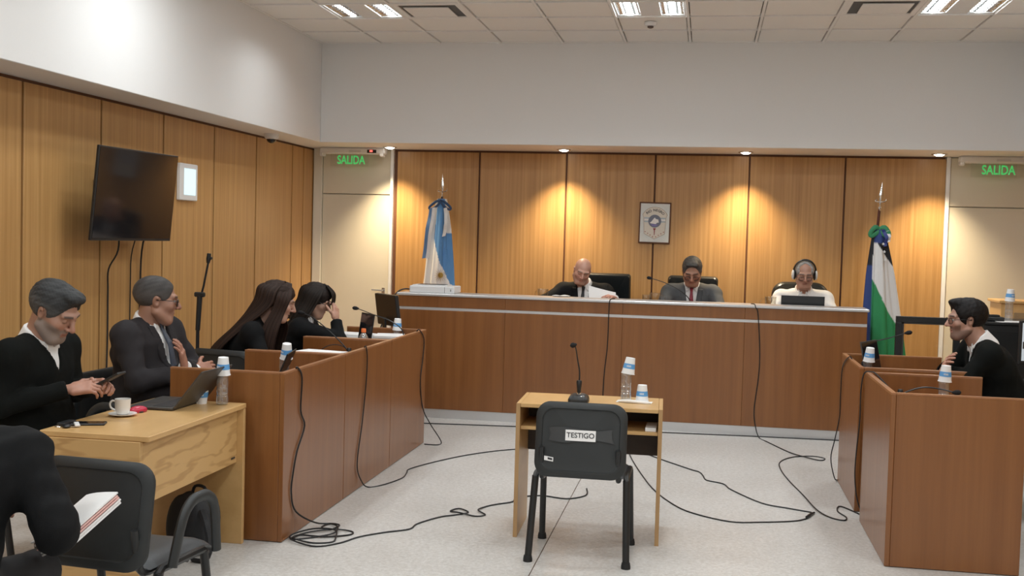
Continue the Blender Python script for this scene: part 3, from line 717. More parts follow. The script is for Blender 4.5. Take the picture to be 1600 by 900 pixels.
# ------------------------------------------------------------------ laptops and screens
def laptop(label, loc, rz, w=.33, d=.23, ang=115, base='laptop_grey', lid='laptop_grey', mark=False):
    # hinge along local x at y=0, keyboard towards -y (user side), screen leans back past +y
    t = thing('laptop', label, 'laptop', loc, rz, 'open laptops')
    bs = MB().bb(-w/2, w/2, -d, 0, .003, .017, .004).obj('keyboard_base', base, t)
    MB().bb(-w*.43, w*.43, -d*.50, -d*.10, .0172, .0185, .0005).obj('keys', 'key_black', bs)
    MB().bb(-w*.16, w*.16, -d*.93, -d*.58, .0172, .0178, .0003).obj('touchpad', 'dark_grey', bs)
    a = math.radians(ang-90); R = Matrix.Rotation(-a, 3, 'X')
    sc = MB().box(tuple(R @ Vector((0, .004, d/2+.004))+Vector((0, .0, .014))), (w, .008, d), R, .003).obj('screen_lid', lid, t)
    MB().box(tuple(R @ Vector((0, -.0005, d/2+.006))+Vector((0, .0, .014))), (w*.95, .0012, d*.90), R, 0).obj('display', 'screen_black', sc)
    if mark: MB().box(tuple(R @ Vector((0, .0088, d*.36))+Vector((0, .0, .014))), (.008, .001, .05), R, 0).obj('emblem', 'white_plastic', sc)
    return t
# facing directions: user sits towards local -y
laptop('open grey laptop on the oak table', (-2.60, 5.335, .75), -90, .36, .24, 128, 'dark_grey', 'dark_grey')
laptop('open dark laptop on the desk beside the oak table', (-2.46, 6.18, .75), -78, .31, .21, 112, 'dark_grey', 'black_plastic')
laptop('open black laptop with pale mark on the desk nearest the bench', (-2.49, 7.90, .75), -50, .24, .31, 98, 'black_plastic', 'black_plastic', True)
laptop('open black laptop before the man wearing headphones', (.855, 10.22, .955), 180, .375, .25, 100, 'black_plastic', 'black_plastic')
laptop('open black laptop on the right desk', (1.155, 7.82, .75), 62, .30, .27, 102, 'black_plastic', 'dark_grey')
def monitor(label, loc, rz, w, h, z0, tilt=0, lit=None):
    t = thing('monitor', label, 'monitor', loc, rz, 'monitors'); R = R3(-tilt, 0, 0)
    c = Vector((0, 0, z0+h/2))
    fr = MB().box(tuple(c), (w, .035, h), R, .006).obj('monitor_case', 'black_plastic', t)
    MB().box(tuple(R @ Vector((0, -.0185, .004))+c), (w-.03, .002, h-.04), R, 0).obj('display', lit or 'screen_black', fr)
    MB().box((0, .03, z0*.5+.02), (.05, .02, z0+.10), None, .004).obj('stand_neck', 'black_plastic', t)
    MB().box((0, .0, .008), (.24, .18, .016), None, .006).obj('stand_foot', 'black_plastic', t)
    return t, fr
# side tables for the two monitors
t = thing('side_table', 'dark side table between left desk and bench', 'table', (-2.72, 9.13, 0))
MB().bb(-.30, .28, -.30, .30, .70, .73, .003).obj('table_top', 'desk_wood', t)
for x in (-.28, .25):
    for y in (-.27, .26): MB().bb(x-.015, x+.015, y-.015, y+.015, 0, .70, .002).obj('leg', 'black_metal', t)
monitor('black monitor turned away beside the bench end', (-2.665, 9.17, .73), 132, .40, .27, .155, 8)
# ------------------------------------------------------------------ gooseneck microphones
def gooseneck(label, loc, pts, head_dir, base=True, rz=0, r=.0042, hl=.035):
    t = thing('gooseneck_microphone', label, 'microphone', loc, 0, 'gooseneck microphones'); RB_ = Matrix.Rotation(math.radians(rz), 3, 'Z')
    if base:
        def bs(u, v):
            a = u*2*PI; q = .5+.5*v
            return (0, 0, 0)
        m = MB(); ring = []
        for (s, z) in ((1.0, 0), (1.0, .020), (.90, .034), (.55, .046)):
            ring.append([(x*s, y*s-.012*(1-s), z*(1 if y > -.02 else .86)) for (x, y) in rrect(.112, .125, .022, 4)])
        n = len(ring[0]); vs = [p for q in ring for p in q]; fs = [tuple(reversed(range(n))), tuple(3*n+j for j in range(n))]
        for i in range(3): fs += [(i*n+j, i*n+(j+1) % n, (i+1)*n+(j+1) % n, (i+1)*n+j) for j in range(n)]
        vs = [tuple(RB_ @ Vector(p)) for p in vs]
        b_ = m.raw(vs, fs).obj('microphone_base', 'black_plastic', t, True)
        MB().ball(tuple(RB_ @ Vector((.018, -.045, .036))), (.008, .008, .004), 10, 6).obj('talk_button', 'steel', b_, True)
        MB().lathe([(.014, .04), (.014, .052)], n=14).obj('collar', 'chrome', b_, True)
        MB().lathe([(.011, .05), (.012, .075), (.016, .115), (.012, .122)], n=14).obj('grip', 'black_plastic', b_, True)
    MB().tube(pts, (r*1.25, r, r*.8), 8, smooth=6).obj('gooseneck', 'black_metal', t, True)
    p = Vector(pts[-1]); d = Vector(head_dir).normalized()
    MB().tube([p-d*.01, p, p+d*hl*.3, p+d*hl*.8, p+d*hl, p+d*(hl+.006)], (.006, .010, .0145, .0145, .011, .004), 12).obj('microphone_head', 'foam', t, True)
    return t
gooseneck('black gooseneck microphone on the witness table', (-.682, 6.215, .75), [(0, 0, .11), (.0, .0, .17), (-.012, -.002, .235), (-.022, -.003, .29), (-.030, -.008, .322)], (-.9, -.35, -.25), True, 0, .0038, .022)
gooseneck('gooseneck microphone reaching towards the long-haired woman', (-2.41, 7.36, .75), [(0, 0, .05), (-.02, -.01, .12), (-.14, -.03, .24), (-.25, -.05, .325), (-.31, -.07, .355)], (-1, -.15, .15), True, 90)
gooseneck('gooseneck microphone beside the black monitor at the bench end', (-2.30, 8.36, .75), [(0, 0, .05), (-.01, 0, .17), (-.10, -.04, .245), (-.22, -.08, .290), (-.34, -.11, .335)], (-1, -.2, .12), True, 90)
gooseneck('gooseneck microphone in front of the man with the red tie', (-.12, 10.24, .955), [(0, 0, .05), (-.02, -.01, .19), (-.12, -.03, .28), (-.25, -.04, .34), (-.37, -.04, .375)], (-1, -.1, .15), True, 180)
gooseneck('gooseneck microphone standing on the right desk', (1.10, 8.02, .75), [(0, 0, .05), (.01, 0, .20), (.06, -.01, .26), (.16, -.03, .295), (.265, -.05, .335)], (1, -.1, .2), True, -90)
gooseneck('gooseneck microphone lying bent on the empty right desk', (1.10, 6.52, .75), [(0, 0, .05), (.02, 0, .10), (.12, .02, .135), (.22, .03, .13), (.29, .02, .115)], (1, -.3, .1), True, -90, .0045, .032)
# ------------------------------------------------------------------ cables
def cable(label, pts, r=.0042, smooth=6):
    return tag(MB().tube(pts, r, 6, smooth=smooth).obj('cable', 'cable_black', None, True), label, 'cable', 'black cables')
z = .0045; XD = -2.176
cable('black cable hanging down the desk beside the oak table into a coil',
      [(-2.26, 6.02, .77), (-2.20, 5.80, .90), (XD-.004, 5.77, .922), (XD, 5.83, .86), (XD, 5.82, .68), (XD, 5.885, .583), (XD, 5.775, .46), (XD, 5.72, .346), (XD, 5.70, .246), (XD+.005, 5.76, .13), (-2.12, 5.93, .03), (-2.05, 6.03, z), (-2.00, 6.0, z), (-2.02, 5.90, z), (-2.08, 5.93, z+.002), (-2.06, 6.01, z+.004), (-1.99, 5.94, z+.008), (-1.97, 5.80, z+.008), (-2.08, 5.70, z), (-2.16, 5.66, z), (-2.12, 5.79, z+.004), (-2.0, 5.88, z+.008), (-1.90, 5.90, z), (-1.88, 5.83, z), (-1.99, 5.74, z+.004), (-2.13, 5.72, z+.008), (-2.14, 5.65, z+.008), (-2.02, 5.62, z), (-1.93, 5.66, z), (-1.93, 5.73, z+.004), (-1.98, 5.86, z+.012), (-2.10, 5.85, z+.012), (-2.17, 5.70, z+.012), (-2.12, 5.60, z+.010), (-1.98, 5.56, z), (-1.88, 5.66, z), (-1.82, 5.80, z), (-1.715, 5.925, z), (-1.60, 6.03, z), (-1.585, 6.16, z), (-1.50, 6.34, z), (-1.418, 6.42, z), (-1.36, 6.50, z), (-1.43, 6.56, z+.004), (-1.47, 6.50, z), (-1.40, 6.45, z+.007), (-1.30, 6.42, z), (-1.25, 6.47, z), (-1.31, 6.55, z+.006), (-1.29, 6.66, z), (-1.24, 6.74, z), (-1.15, 6.84, z), (-1.14, 6.96, z), (-1.0, 7.06, z), (-.83, 7.02, z), (-.72, 7.15, z), (-.735, 7.35, z)], .0048, 5)
cable('black cable from the middle left desk running across the floor',
      [(-2.24, 7.25, .77), (-2.20, 7.04, .90), (XD-.004, 7.01, .923), (XD, 7.03, .845), (XD, 7.015, .676), (XD, 6.95, .432), (XD, 6.86, .176), (XD+.01, 6.93, .05), (-2.13, 6.97, z), (-2.055, 7.075, z), (-1.995, 7.30, z), (-2.01, 7.48, z), (-2.02, 7.62, z), (-1.88, 7.97, z), (-1.70, 8.28, z), (-1.45, 8.55, z), (-1.1, 8.72, z), (-.7, 8.62, z)], .0042, 5)
cable('black cable hanging from the left desk nearest the bench',
      [(-2.27, 8.40, .80), (-2.20, 8.38, .915), (XD-.004, 8.40, .923), (XD, 8.52, .843), (XD, 8.50, .693), (XD, 8.44, .523), (XD, 8.53, .30), (-2.12, 8.56, .17), (-2.05, 8.60, .05), (-2.04, 8.62, z), (-2.06, 8.55, z), (-2.16, 8.55, z)], .0042, 5)
cable('straight black cable on the floor along the bench foot', [(-2.70, 9.47, z), (-2.40, 9.51, z), (-1.61, 9.61, z), (-.95, 9.69, z), (-.288, 9.74, z), (.45, 9.80, z), (1.17, 9.835, z), (1.5, 9.85, z)], .0052, 5)
cable('black cable hanging down the bench front near the bald man', [(-.80, 9.99, 1.144), (-.82, 9.86, 1.145), (-.832, 9.829, 1.12), (-.836, 9.842, 1.016), (-.839, 9.843, .732), (-.858, 9.843, .503), (-.865, 9.843, .303), (-.86, 9.83, .10), (-.86, 9.80, z), (-.88, 9.66, z), (-1.0, 9.45, z), (-.9, 9.1, z), (-.495, 8.95, z), (-.41, 8.70, z), (-.08, 8.226, z), (0.0, 8.13, z), (.03, 8.0, z), (.055, 7.86, z), (.168, 7.772, z), (.22, 7.60, z), (.403, 7.265, z), (.56, 7.17, z), (.70, 7.10, z)], .0045, 5)
cable('black cable dropping from the bench top to loops on the floor', [(.40, 9.98, 1.144), (.425, 9.86, 1.145), (.432, 9.829, 1.12), (.455, 9.842, 1.06), (.482, 9.843, .734), (.479, 9.843, .511), (.452, 9.843, .23), (.47, 9.835, .08), (.50, 9.74, z), (.56, 9.55, z), (.70, 9.15, z), (.80, 8.95, z+.006), (.92, 8.86, z), (.965, 8.95, z), (.88, 9.02, z), (.72, 8.93, z), (.61, 8.70, z), (.595, 8.40, z), (.63, 8.0, z), (.69, 7.57, z), (.735, 7.16, z+.006), (.80, 7.0, z), (.875, 6.945, z), (.90, 7.03, z), (.865, 7.18, z), (.90, 7.32, z), (1.0, 7.12, z)], .0045, 5)
cable('black cable from under the witness table towards the right desks', [(-.55, 8.75, z), (-.515, 8.50, z), (-.42, 8.0, z), (-.30, 7.47, z), (-.17, 7.10, z), (-.038, 6.878, z), (.19, 6.72, z), (.38, 6.76, z), (.571, 6.84, z), (.65, 6.92, z), (.665, 6.96, z)], .0042, 5)
o = tag(MB().tube([(.655, 6.935, .011), (.672, 6.975, .011), (.69, 7.03, .010), (.715, 7.085, .008)], (.008, .010, .009, .006), 10).obj('cable_plug', 'black_plastic', None, True), 'black cable connector joining two cables on the floor', 'connector')
XE = .9615
cable('black cable hanging from the far right desk', [(1.05, 7.62, .80), (.985, 7.70, .91), (XE+.002, 7.74, .923), (XE, 8.03, .82), (XE, 8.08, .62), (XE, 8.09, .46), (.94, 8.12, .30), (.92, 8.14, .16), (.945, 8.10, .03), (.975, 8.15, z)], .0042, 5)
cable('black cable falling between the two right desks', [(1.12, 6.72, .80), (1.02, 6.86, .91), (.99, 6.90, .922), (.958, 6.94, .905), (.952, 7.0, .80), (.96, 7.06, .60), (.95, 7.08, .40), (.945, 7.06, .25), (.96, 7.03, .12), (1.0, 7.06, .03), (1.05, 7.08, z)], .0042, 5)
cable('loop of black cable lying on the empty right desk', [(1.05, 6.60, .755), (1.12, 6.74, .756), (1.22, 6.80, .756), (1.30, 6.74, .757), (1.25, 6.66, .758), (1.13, 6.70, .760), (1.10, 6.82, .757), (1.26, 6.86, .757)], .004, 5)
cable('thin black cable curling over the middle left desk', [(-2.40, 7.42, .76), (-2.47, 7.46, .86), (-2.56, 7.44, .88), (-2.63, 7.40, .84), (-2.66, 7.40, .757)], .003, 5)
cable('black cable bundle at the left end of the bench top', [(-2.55, 10.05, 1.146), (-2.66, 10.02, 1.155), (-2.74, 9.95, 1.165), (-2.80, 9.88, 1.12), (-2.83, 9.70, .98), (-2.80, 9.40, .80), (-2.72, 9.28, .76)], .007, 5)
# ------------------------------------------------------------------ bench top things
t = thing('printer', 'flat white printer on the left end of the bench', 'printer', (-2.46, 10.0, 1.138), 0)
MB().bb(-.21, .21, -.13, .15, 0, .066, .008).obj('printer_body', 'printer_white', t); MB().bb(-.19, .13, -.10, .13, .066, .074, .003).obj('printer_lid', 'printer_white', t)
MB().bb(-.15, .10, -.05, .10, .0745, .077, .001).obj('paper_slot', 'dark_grey', t); MB().bb(.12, .123, -.1315, -.128, .006, .06, 0).obj('panel_seam', 'dark_grey', t)
MB().bb(.175, .181, -.132, -.129, .02, .04, 0).obj('power_button', 'dark_grey', t)
def jug(label, loc, rz):
    t = thing('glass_jug', label, 'jug', loc, rz, 'glass water jugs')
    MB().lathe([(0, 0), (.045, 0), (.048, .01), (.047, .16), (.052, .235), (.050, .235), (.045, .16), (.044, .015), (0, .012)], n=24).obj('jug_body', 'glass_clear', t, True)
    MB().lathe([(0, .013), (.043, .014), (.0435, .15), (0, .15)], n=20).obj('water', 'water', t, True)
    MB().tube([(.049, 0, .215), (.085, 0, .21), (.095, 0, .15), (.08, 0, .09), (.047, 0, .07)], .006, 8, smooth=4).obj('handle', 'glass_clear', t, True)
    MB().lathe([(.0505, .232), (.053, .236), (.0505, .240)], n=24, closed=True).obj('rim', 'glass_clear', t, True)
jug('clear glass water jug beside the bald man', (-1.50, 10.32, .955), 150)
jug('clear glass water jug beside the man in the grey suit', (-.455, 10.34, .955), 0)
jug('clear glass water jug beside the man wearing headphones', (.585, 10.34, .955), 180)
t = thing('drinking_glass', 'short clear drinking glass beside the middle water jug', 'glass', (-.535, 10.30, .955)); MB().lathe([(0, 0), (.03, 0), (.036, .22), (.034, .22), (.028, .01), (0, .01)], n=20).obj('glass_body', 'glass_clear', t, True)
# ------------------------------------------------------------------ papers on left desks
def sheet(name, label, c, w, h, rz, n=1, mat='paper', cat='papers', th=.0012):
    m = MB()
    for k in range(n): m.box((c[0]+random.uniform(-.006, .006), c[1]+random.uniform(-.006, .006), c[2]+th*k+th*.6), (w, h, th*.98), R3(0, 0, rz+random.uniform(-4, 4)), 0)
    return tag(m.obj(name, mat), label, cat)
sheet('paper_sheets', 'white papers spread on the desk nearest the bench', (-2.66, 8.20, .7505), .21, .30, 80, 8, th=.018)
sheet('paper_stack', 'stack of white papers behind the black laptop at the bench end', (-2.40, 8.30, .7505), .21, .26, 8, 8, th=.017)
sheet('paper_bundle', 'white papers on the middle left desk', (-2.42, 6.80, .7505), .21, .30, 78, 8, th=.0185)
sheet('white_folder', 'white sheet lying on the desk beside the oak table', (-2.70, 5.80, .7505), .21, .30, 80, 3)
# ------------------------------------------------------------------ wall and side equipment
tv = thing('television', 'large black television on a swivel arm against the left wood wall', 'television', (-3.965, 7.27, 1.885))
xa = Vector((.072, .997, .0)).normalized(); tilt = math.radians(5.5)
zn = Vector((math.sin(tilt)*.997, -math.sin(tilt)*.072, math.cos(tilt))).normalized(); nn = xa.cross(zn).normalized()
TR = Matrix((xa, nn, zn)).transposed()
cs = MB().box((0, 0, 0), (.975, .022, .635), TR, .004).obj('case', 'black_plastic', tv)
MB().box(tuple(TR @ Vector((0, .0118, .004))), (.955, .002, .605), TR, 0).obj('screen', 'screen_black', cs)
MB().box(tuple(TR @ Vector((0, -.04, -.05))), (.55, .05, .35), TR, .02).obj('rear_housing', 'black_plastic', cs)
MB().tube([(-.05, 0, 0), (-.15, -.10, 0), (-.255, 0, 0)], .018, 8).obj('swivel_arm', 'black_metal', tv); MB().box((-.258, 0, 0), (.012, .20, .22), None, .002).obj('wall_plate', 'black_metal', tv)
cable('black cable dropping from the television, loosest of three', [(-4.08, 7.25, 1.70), (-4.10, 7.28, 1.50), (-4.20, 7.33, 1.36), (-4.221, 7.36, 1.20), (-4.221, 7.36, .85), (-4.221, 7.34, .3)], .006, 5)
cable('thin cable running straight down from the television', [(-4.10, 7.66, 1.75), (-4.21, 7.68, 1.50), (-4.224, 7.68, 1.2), (-4.224, 7.68, .3)], .0045, 4)
cable('thick cable running straight down from the television beside a groove', [(-4.08, 7.76, 1.75), (-4.19, 7.80, 1.55), (-4.221, 7.82, 1.2), (-4.221, 7.82, .3)], .007, 4)
t = thing('wall_panel', 'small white wall panel with a glowing pale blue window', 'wall panel', (XW, 8.565, 2.04))
MB().bb(0, .035, -.155, .155, -.145, .155, .006).obj('panel_frame', 'white_plastic', t); MB().bb(.034, .037, -.09, .115, -.10, .115, .001).obj('panel_window', 'panel_glow', t)
t = thing('dome_camera', 'white dome security camera under the left soffit', 'camera', (-4.06, 9.95, SOF))
MB().lathe([(.07, 0), (.07, -.025), (.058, -.045), (.045, -.05)], n=24).obj('camera_base', 'white_plastic', t, True); MB().ball((0, 0, -.048), (.046, .046, .04), 18, 10).obj('camera_dome', 'screen_black', t, True)
t = thing('microphone_stand', 'tall black microphone stand with empty clip by the left wall', 'stand', (-3.62, 7.55, 0))
for k in range(3):
    a = 2*PI*k/3+.4; MB().tube([(0, 0, .22), (.26*math.cos(a), .26*math.sin(a), .012)], .009, 8).obj('leg', 'black_metal', t)
MB().tube([(0, 0, .15), (.0, 0, .98)], .013, 10).obj('pole', 'black_metal', t, True); MB().tube([(0, 0, .93), (.012, 0, 1.18)], (.017, .02, .02), 10).obj('boom_sleeve', 'black_plastic', t, True)
MB().tube([(.0, 0, 1.10), (.04, .0, 1.25), (.075, 0, 1.43)], .008, 8).obj('boom', 'black_metal', t, True); MB().box((.012, -.0, 1.19), (.08, .03, .035), None, .008).obj('clutch', 'black_plastic', t)
MB().tube([(.072, 0, 1.42), (.076, 0, 1.45), (.079, 0, 1.49)], (.012, .018, .015), 8).obj('clip', 'black_plastic', t, True); MB().box((.088, 0, 1.455), (.03, .02, .02), None, .004).obj('clip_screw', 'black_plastic', t)
# right side: rack, monitor, glass frame
t = thing('equipment_cabinet', 'black equipment cabinet behind the man in glasses', 'cabinet', (2.30, 9.30, 0))
MB().bb(-.19, .50, -.30, .30, .02, 1.10, .006).obj('cabinet_body', 'black_plastic', t); MB().bb(-.20, .51, -.31, .31, 1.10, 1.12, .004).obj('cabinet_top', 'black_plastic', t)
MB().bb(-.16, .47, -.306, -.30, .08, 1.05, .003).obj('cabinet_door', 'black_metal', t)
t = thing('set_top_box', 'small black device lying on the equipment cabinet', 'device', (2.20, 9.15, 1.12)); MB().bb(-.09, .08, -.06, .06, 0, .035, .008).obj('device_body', 'black_plastic', t); MB().bb(-.04, .05, -.04, .04, .035, .05, .006).obj('device_lid', 'rubber', t)
sheet('papers_on_cabinet', 'thin papers under the bottle on the black cabinet', (2.36, 9.14, 1.1205), .30, .20, 5, 2)
t = thing('right_table', 'black table at the right edge carrying a lit monitor', 'table', (2.42, 8.25, 0))
MB().bb(-.22, .55, -.40, .45, .70, .73, .004).obj('table_top', 'black_plastic', t)
for x in (-.19, .52):
    for y in (-.37, .42): MB().bb(x-.02, x+.02, y-.02, y+.02, 0, .70, .002).obj('leg', 'black_metal', t)
m_, f_ = monitor('black monitor with a lit page at the right edge', (2.44, 8.45, .73), 8, .46, .31, .135, 0, 'screen_lit')
MB().box((-.13, -.0200, .27), (.16, .001, .05), None, 0).obj('page_header', 'dark_grey', f_); MB().box((-.14, -.0202, .335), (.09, .001, .06), None, 0).obj('page_picture', 'smoke_dark', f_)
sheet('paper_sheet', 'white paper sheet on the black right table', (2.32, 7.98, .7305), .21, .30, 20, 2)
t = thing('wooden_lectern', 'light wooden shelf unit beside the right door', 'shelf', (2.86, 10.75, 0))
MB().bb(-.25, .25, -.2, .2, 0, 1.20, .004).obj('unit_body', 'table_wood', t); MB().bb(-.27, .27, -.22, .22, 1.20, 1.225, .004).obj('unit_top', 'table_wood', t); MB().bb(-.14, .2, -.206, -.2, .9, 1.12, .002).obj('unit_opening', 'shelf_wood', t)
t = thing('glass_screen', 'black framed clear glass screen beside the bench end', 'screen', (0, 9.62, 0))
gf = ((1.563, 2.07, 1.055, 1.105), (1.563, 2.07, .30, .34), (1.563, 1.613, .0, 1.055), (2.02, 2.07, .0, 1.055))
for (a, c, d, e) in gf: MB().bb(a, c, -.02, .02, d, e, .003).obj('frame_bar', 'black_plastic', t)
MB().bb(1.613, 1.628, -.012, .012, .34, 1.055, .001).obj('inner_seal', 'dark_grey', t); MB().bb(1.613, 2.02, -.012, .012, 1.043, 1.055, .001).obj('inner_seal', 'dark_grey', t)
MB().bb(1.628, 2.02, -.003, .003, .34, 1.043, .0005).obj('glass_pane', 'glass_pane', t)
for x in (1.588, 2.045): MB().bb(x-.025, x+.025, -.2, .2, 0, .03, .004).obj('foot', 'black_plastic', t)
# bag under the oak table
t = thing('backpack', 'black backpack leaning under the oak table', 'bag', (-2.56, 5.30, 0), -15)
def bagf(u, v):
    a = u*2*PI; th = PI*v; r = math.sin(th)**.45
    return (.13*r*math.copysign(abs(math.cos(a))**.7, math.cos(a)), .11*r*math.copysign(abs(math.sin(a))**.7, math.sin(a))+.03*(1-math.cos(th))*.5, .15-.15*math.cos(th)+.012*math.sin(5*a)*r)
MB().grid(bagf, 28, 16).obj('bag_body', 'bag_black', t, True)
MB().tube([(.11, -.05, .24), (.17, -.09, .20), (.205, -.10, .10), (.19, -.12, .02), (.12, -.13, .012)], .010, 6, smooth=4, flat=2.0).obj('strap', 'bag_black', t, True)
MB().tube([(-.05, .06, .28), (-.03, .06, .33), (.03, .06, .33), (.05, .06, .28)], .008, 6, smooth=4).obj('carry_handle', 'bag_black', t, True)
# ------------------------------------------------------------------ provincial emblem
t = thing('wall_emblem', 'framed RIO NEGRO crest hanging on the wood wall above the judges', 'emblem', (-.538, YW, 1.857), 0); t.rotation_euler = (0, math.radians(.6), 0)
MB().bb(-.162, .162, -.022, 0, -.212, .212, .003).obj('frame', 'groove', t); MB().bb(-.148, .148, -.025, -.02, -.197, .197, .001).obj('backing_card', 'crest_back', t)
arc = [(.137*math.sin(a), .02+.14*math.cos(a)) for a in np.linspace(-1.12, 1.12, 17)]
shield = arc + [(.112, .055), (.104, -.11), (0, -.165), (-.104, -.11), (-.112, .055)]
MB().prism([(x*1.03, zz*1.02) for x, zz in shield], 1, -.0275, -.024).obj('shield_border', 'crest_line', t); sh = MB().prism(shield, 1, -.0295, -.0275).obj('shield', 'crest_cream', t)
for s in (-1, 1):
    for (dz, mt) in ((.047, 'crest_blue'), (.03, 'paper'), (.012, 'crest_blue')): MB().bb(min(s*.05, s*.108), max(s*.05, s*.108), -.0305, -.029, dz-.006, dz+.008, 0).obj('stripe', mt, sh)
MB().prism([(.066*math.cos(a), .018+.066*math.sin(a)) for a in np.linspace(0, 2*PI, 28, False)], 1, -.0325, -.029).obj('roundel', 'crest_grey', sh)
MB().prism([(-.05, .0), (-.03, .018), (-.01, .045), (.0, .055), (.01, .04), (.035, .036), (.042, .005), (.02, .0), (.012, -.012), (-.04, -.006)], 1, -.0335, -.0325).obj('province_map', 'paper', sh)
MB().prism([(-.04, -.012), (.03, -.014), (.02, -.034), (-.02, -.036)], 1, -.0335, -.0325).obj('roundel_base', 'crest_violet', sh)
MB().prism([(-.016, -.055), (.016, -.055), (.005, -.075), (.003, -.125), (-.003, -.125), (-.005, -.075)], 1, -.0335, -.029).obj('torch', 'crest_red', sh)
for k in range(4):
    for s in (-1, 1):
        cx, cz = s*(.016+.026*k), -.142+.0165*k
        MB().prism([(cx+(.008 if q % 2 == 0 else .0035)*math.sin(q*PI/5), cz+(.008 if q % 2 == 0 else .0035)*math.cos(q*PI/5)) for q in range(10)], 1, -.031, -.029).obj('star', 'crest_red', sh)
M = Matrix(((1, 0, 0), (0, 0, -1), (0, 1, 0))); lm = MB()
for ch, a in zip('RIO NEGRO', np.array([-.76, -.62, -.46, 0, -.06, .15, .36, .56, .78])):
    if ch == ' ': continue
    vs, fs = text_verts(ch, .036, .0006, bold=.0008); Rr = Matrix.Rotation(a, 3, 'Y')
    lm.raw([Rr @ (M @ v) + Vector((.115*math.sin(a), -.0302, .02+.110*math.cos(a))) for v in vs], fs)
lm.obj('crest_lettering', 'ink', sh)
# ------------------------------------------------------------------ flags
def finial(t, p, d, s=1.0):
    d = Vector(d).normalized(); R = Vector((0, 0, 1)).rotation_difference(d).to_matrix()
    MB().lathe([(.012*s, -.02), (.014*s, 0), (.018*s, .012), (.010*s, .02), (.010*s, .05), (.016*s, .06), (.008*s, .07)], p, 14, R).obj('finial_socket', 'chrome', t, True)
    f = MB().lathe([(.006*s, .07), (.020*s, .10), (.018*s, .13), (.009*s, .19), (0, .25)], (0, 0, 0), 12); f.v = [tuple(R @ Vector((v[0], v[1]*.5, v[2]))+Vector(p)) for v in f.v]
    f.obj('spear_finial', 'chrome', t, True)
    MB().tube([tuple(R @ Vector(q)+Vector(p)) for q in ((-.03*s, 0, .082), (-.045*s, 0, .068), (0, 0, .062), (.045*s, 0, .072), (.05*s, 0, .095))], .005, 6, smooth=3).obj('finial_guard', 'chrome', t, True)
def flag_cloth(name, parent, top, bot, w0, w1, d0, d1, colour, folds=5, nz=70, nu=84, ph=0.0):
    top = Vector(top); bot = Vector(bot); vs = []; fs = []; cols = []
    for j in range(nz+1):
        v = j/nz; c = top.lerp(bot, v); e = min(1, v*3.2)**.6; w_ = w0+(w1-w0)*v**.8; d_ = d0+(d1-d0)*v
        for i in range(nu):
            u = i/nu; a = 2*PI*u; f = 1+.22*e*math.sin(folds*a+ph+1.2*v)+.10*e*math.sin((folds*2+1)*a+2*ph)
            x = w_*.5*math.cos(a)*f; y = d_*.5*math.sin(a)*f
            vs.append((c.x+x, c.y+y, c.z+(0 if j < nz else .012*math.sin(3*a)))); cols.append(colour(u, v, x/(w_*.5)))
    for j in range(nz):
        for i in range(nu): fs.append((j*nu+i, (j+1)*nu+i, (j+1)*nu+(i+1) % nu, j*nu+(i+1) % nu))
    me = bpy.data.meshes.new('mesh'); me.from_pydata(vs, [], fs); me.materials.append(MATS['flag_cloth'])
    ca = me.color_attributes.new('Col', 'FLOAT_COLOR', 'POINT'); ca.data.foreach_set('color', np.array([(*c, 1) for c in cols], dtype=np.float32).ravel())
    me.polygons.foreach_set('use_smooth', [True]*len(me.polygons)); return link(name, me, parent)
AB = (.10, .27, .56); AW = (.80, .80, .80); NV = (.02, .05, .12); GR = (.03, .28, .10); BK = (.012, .014, .02); RB = (.03, .06, .22)
t = thing('argentine_flag', 'sky blue and white sun flag draped on a pole behind the printer', 'flag', (-2.71, 11.22, 0), 0, 'flags on poles')
MB().tube([(0, 0, .20), (0, 0, 2.05)], .014, 10).obj('pole', 'pole_wood', t, True); MB().lathe([(.16, .2), (.16, .215), (.03, .24), (.02, .30)], n=24).obj('pole_base', 'brass', t, True)
finial(t, (0, 0, 2.055), (0, 0, 1))
def ca_(u, v, xn):
    if xn < -.62+.2*v and v < .62: return AW
    bd = .47+.30*(xn+.35)
    if v > bd: return AW
    return AB if xn < .55 or v > .35 else (AW if xn > .75 else AB)
fc = flag_cloth('flag_cloth', t, (.0, 0, 2.045), (-.015, -.03, 1.04), .10, .29, .10, .17, ca_, 4, ph=.6)
sm = MB()
sm.lathe([(0, 0), (.028, .0)], (0, 0, 0), 20)
for k in range(16):
    a = 2*PI*k/16; a2 = a+.06; sm.raw([(.030*math.cos(a-.09), .030*math.sin(a-.09), 0), (.030*math.cos(a+.09), .030*math.sin(a+.09), 0), (.075*math.cos(a2), .075*math.sin(a2), 0)], [(0, 1, 2)])
sm.v = [(x+.04, -.148+.02*abs(x)+.03*max(0, x), y+1.262) for x, y, z_ in sm.v]
sm.obj('sun_emblem', 'brass', fc)
def ribbon(parent, pts, w_, mat, name='ribbon'):
    m = MB(); P = [Vector(p) for p in pts]
    def fn(u, v):
        q = u*(len(P)-1); k = min(int(q), len(P)-2); c = P[k].lerp(P[k+1], q-k); return (c.x+(v-.5)*w_, c.y+.012*math.sin(9*u), c.z+(v-.5)*w_*.25)
    return m.grid(fn, 14, 2, .003).obj(name, mat, parent, True)
plain('ribbon_navy', (.03, .07, .16), .5); plain('ribbon_blue', (.12, .24, .45), .5); plain('ribbon_white', (.78, .78, .78), .5); plain('ribbon_green', (.04, .26, .12), .5); plain('ribbon_indigo', (.03, .05, .24), .5)
bow = MB()
for s in (-1, 1): bow.tube([(0, -.07, 2.03), (s*.05, -.08, 2.01), (s*.112, -.08, 1.955), (s*.095, -.075, 1.935), (s*.03, -.07, 1.975), (0, -.07, 2.02)], (.008, .014, .012, .012, .012, .008), 8, smooth=3, flat=.6)
bow.obj('ribbon_bow', 'ribbon_navy', t, True)
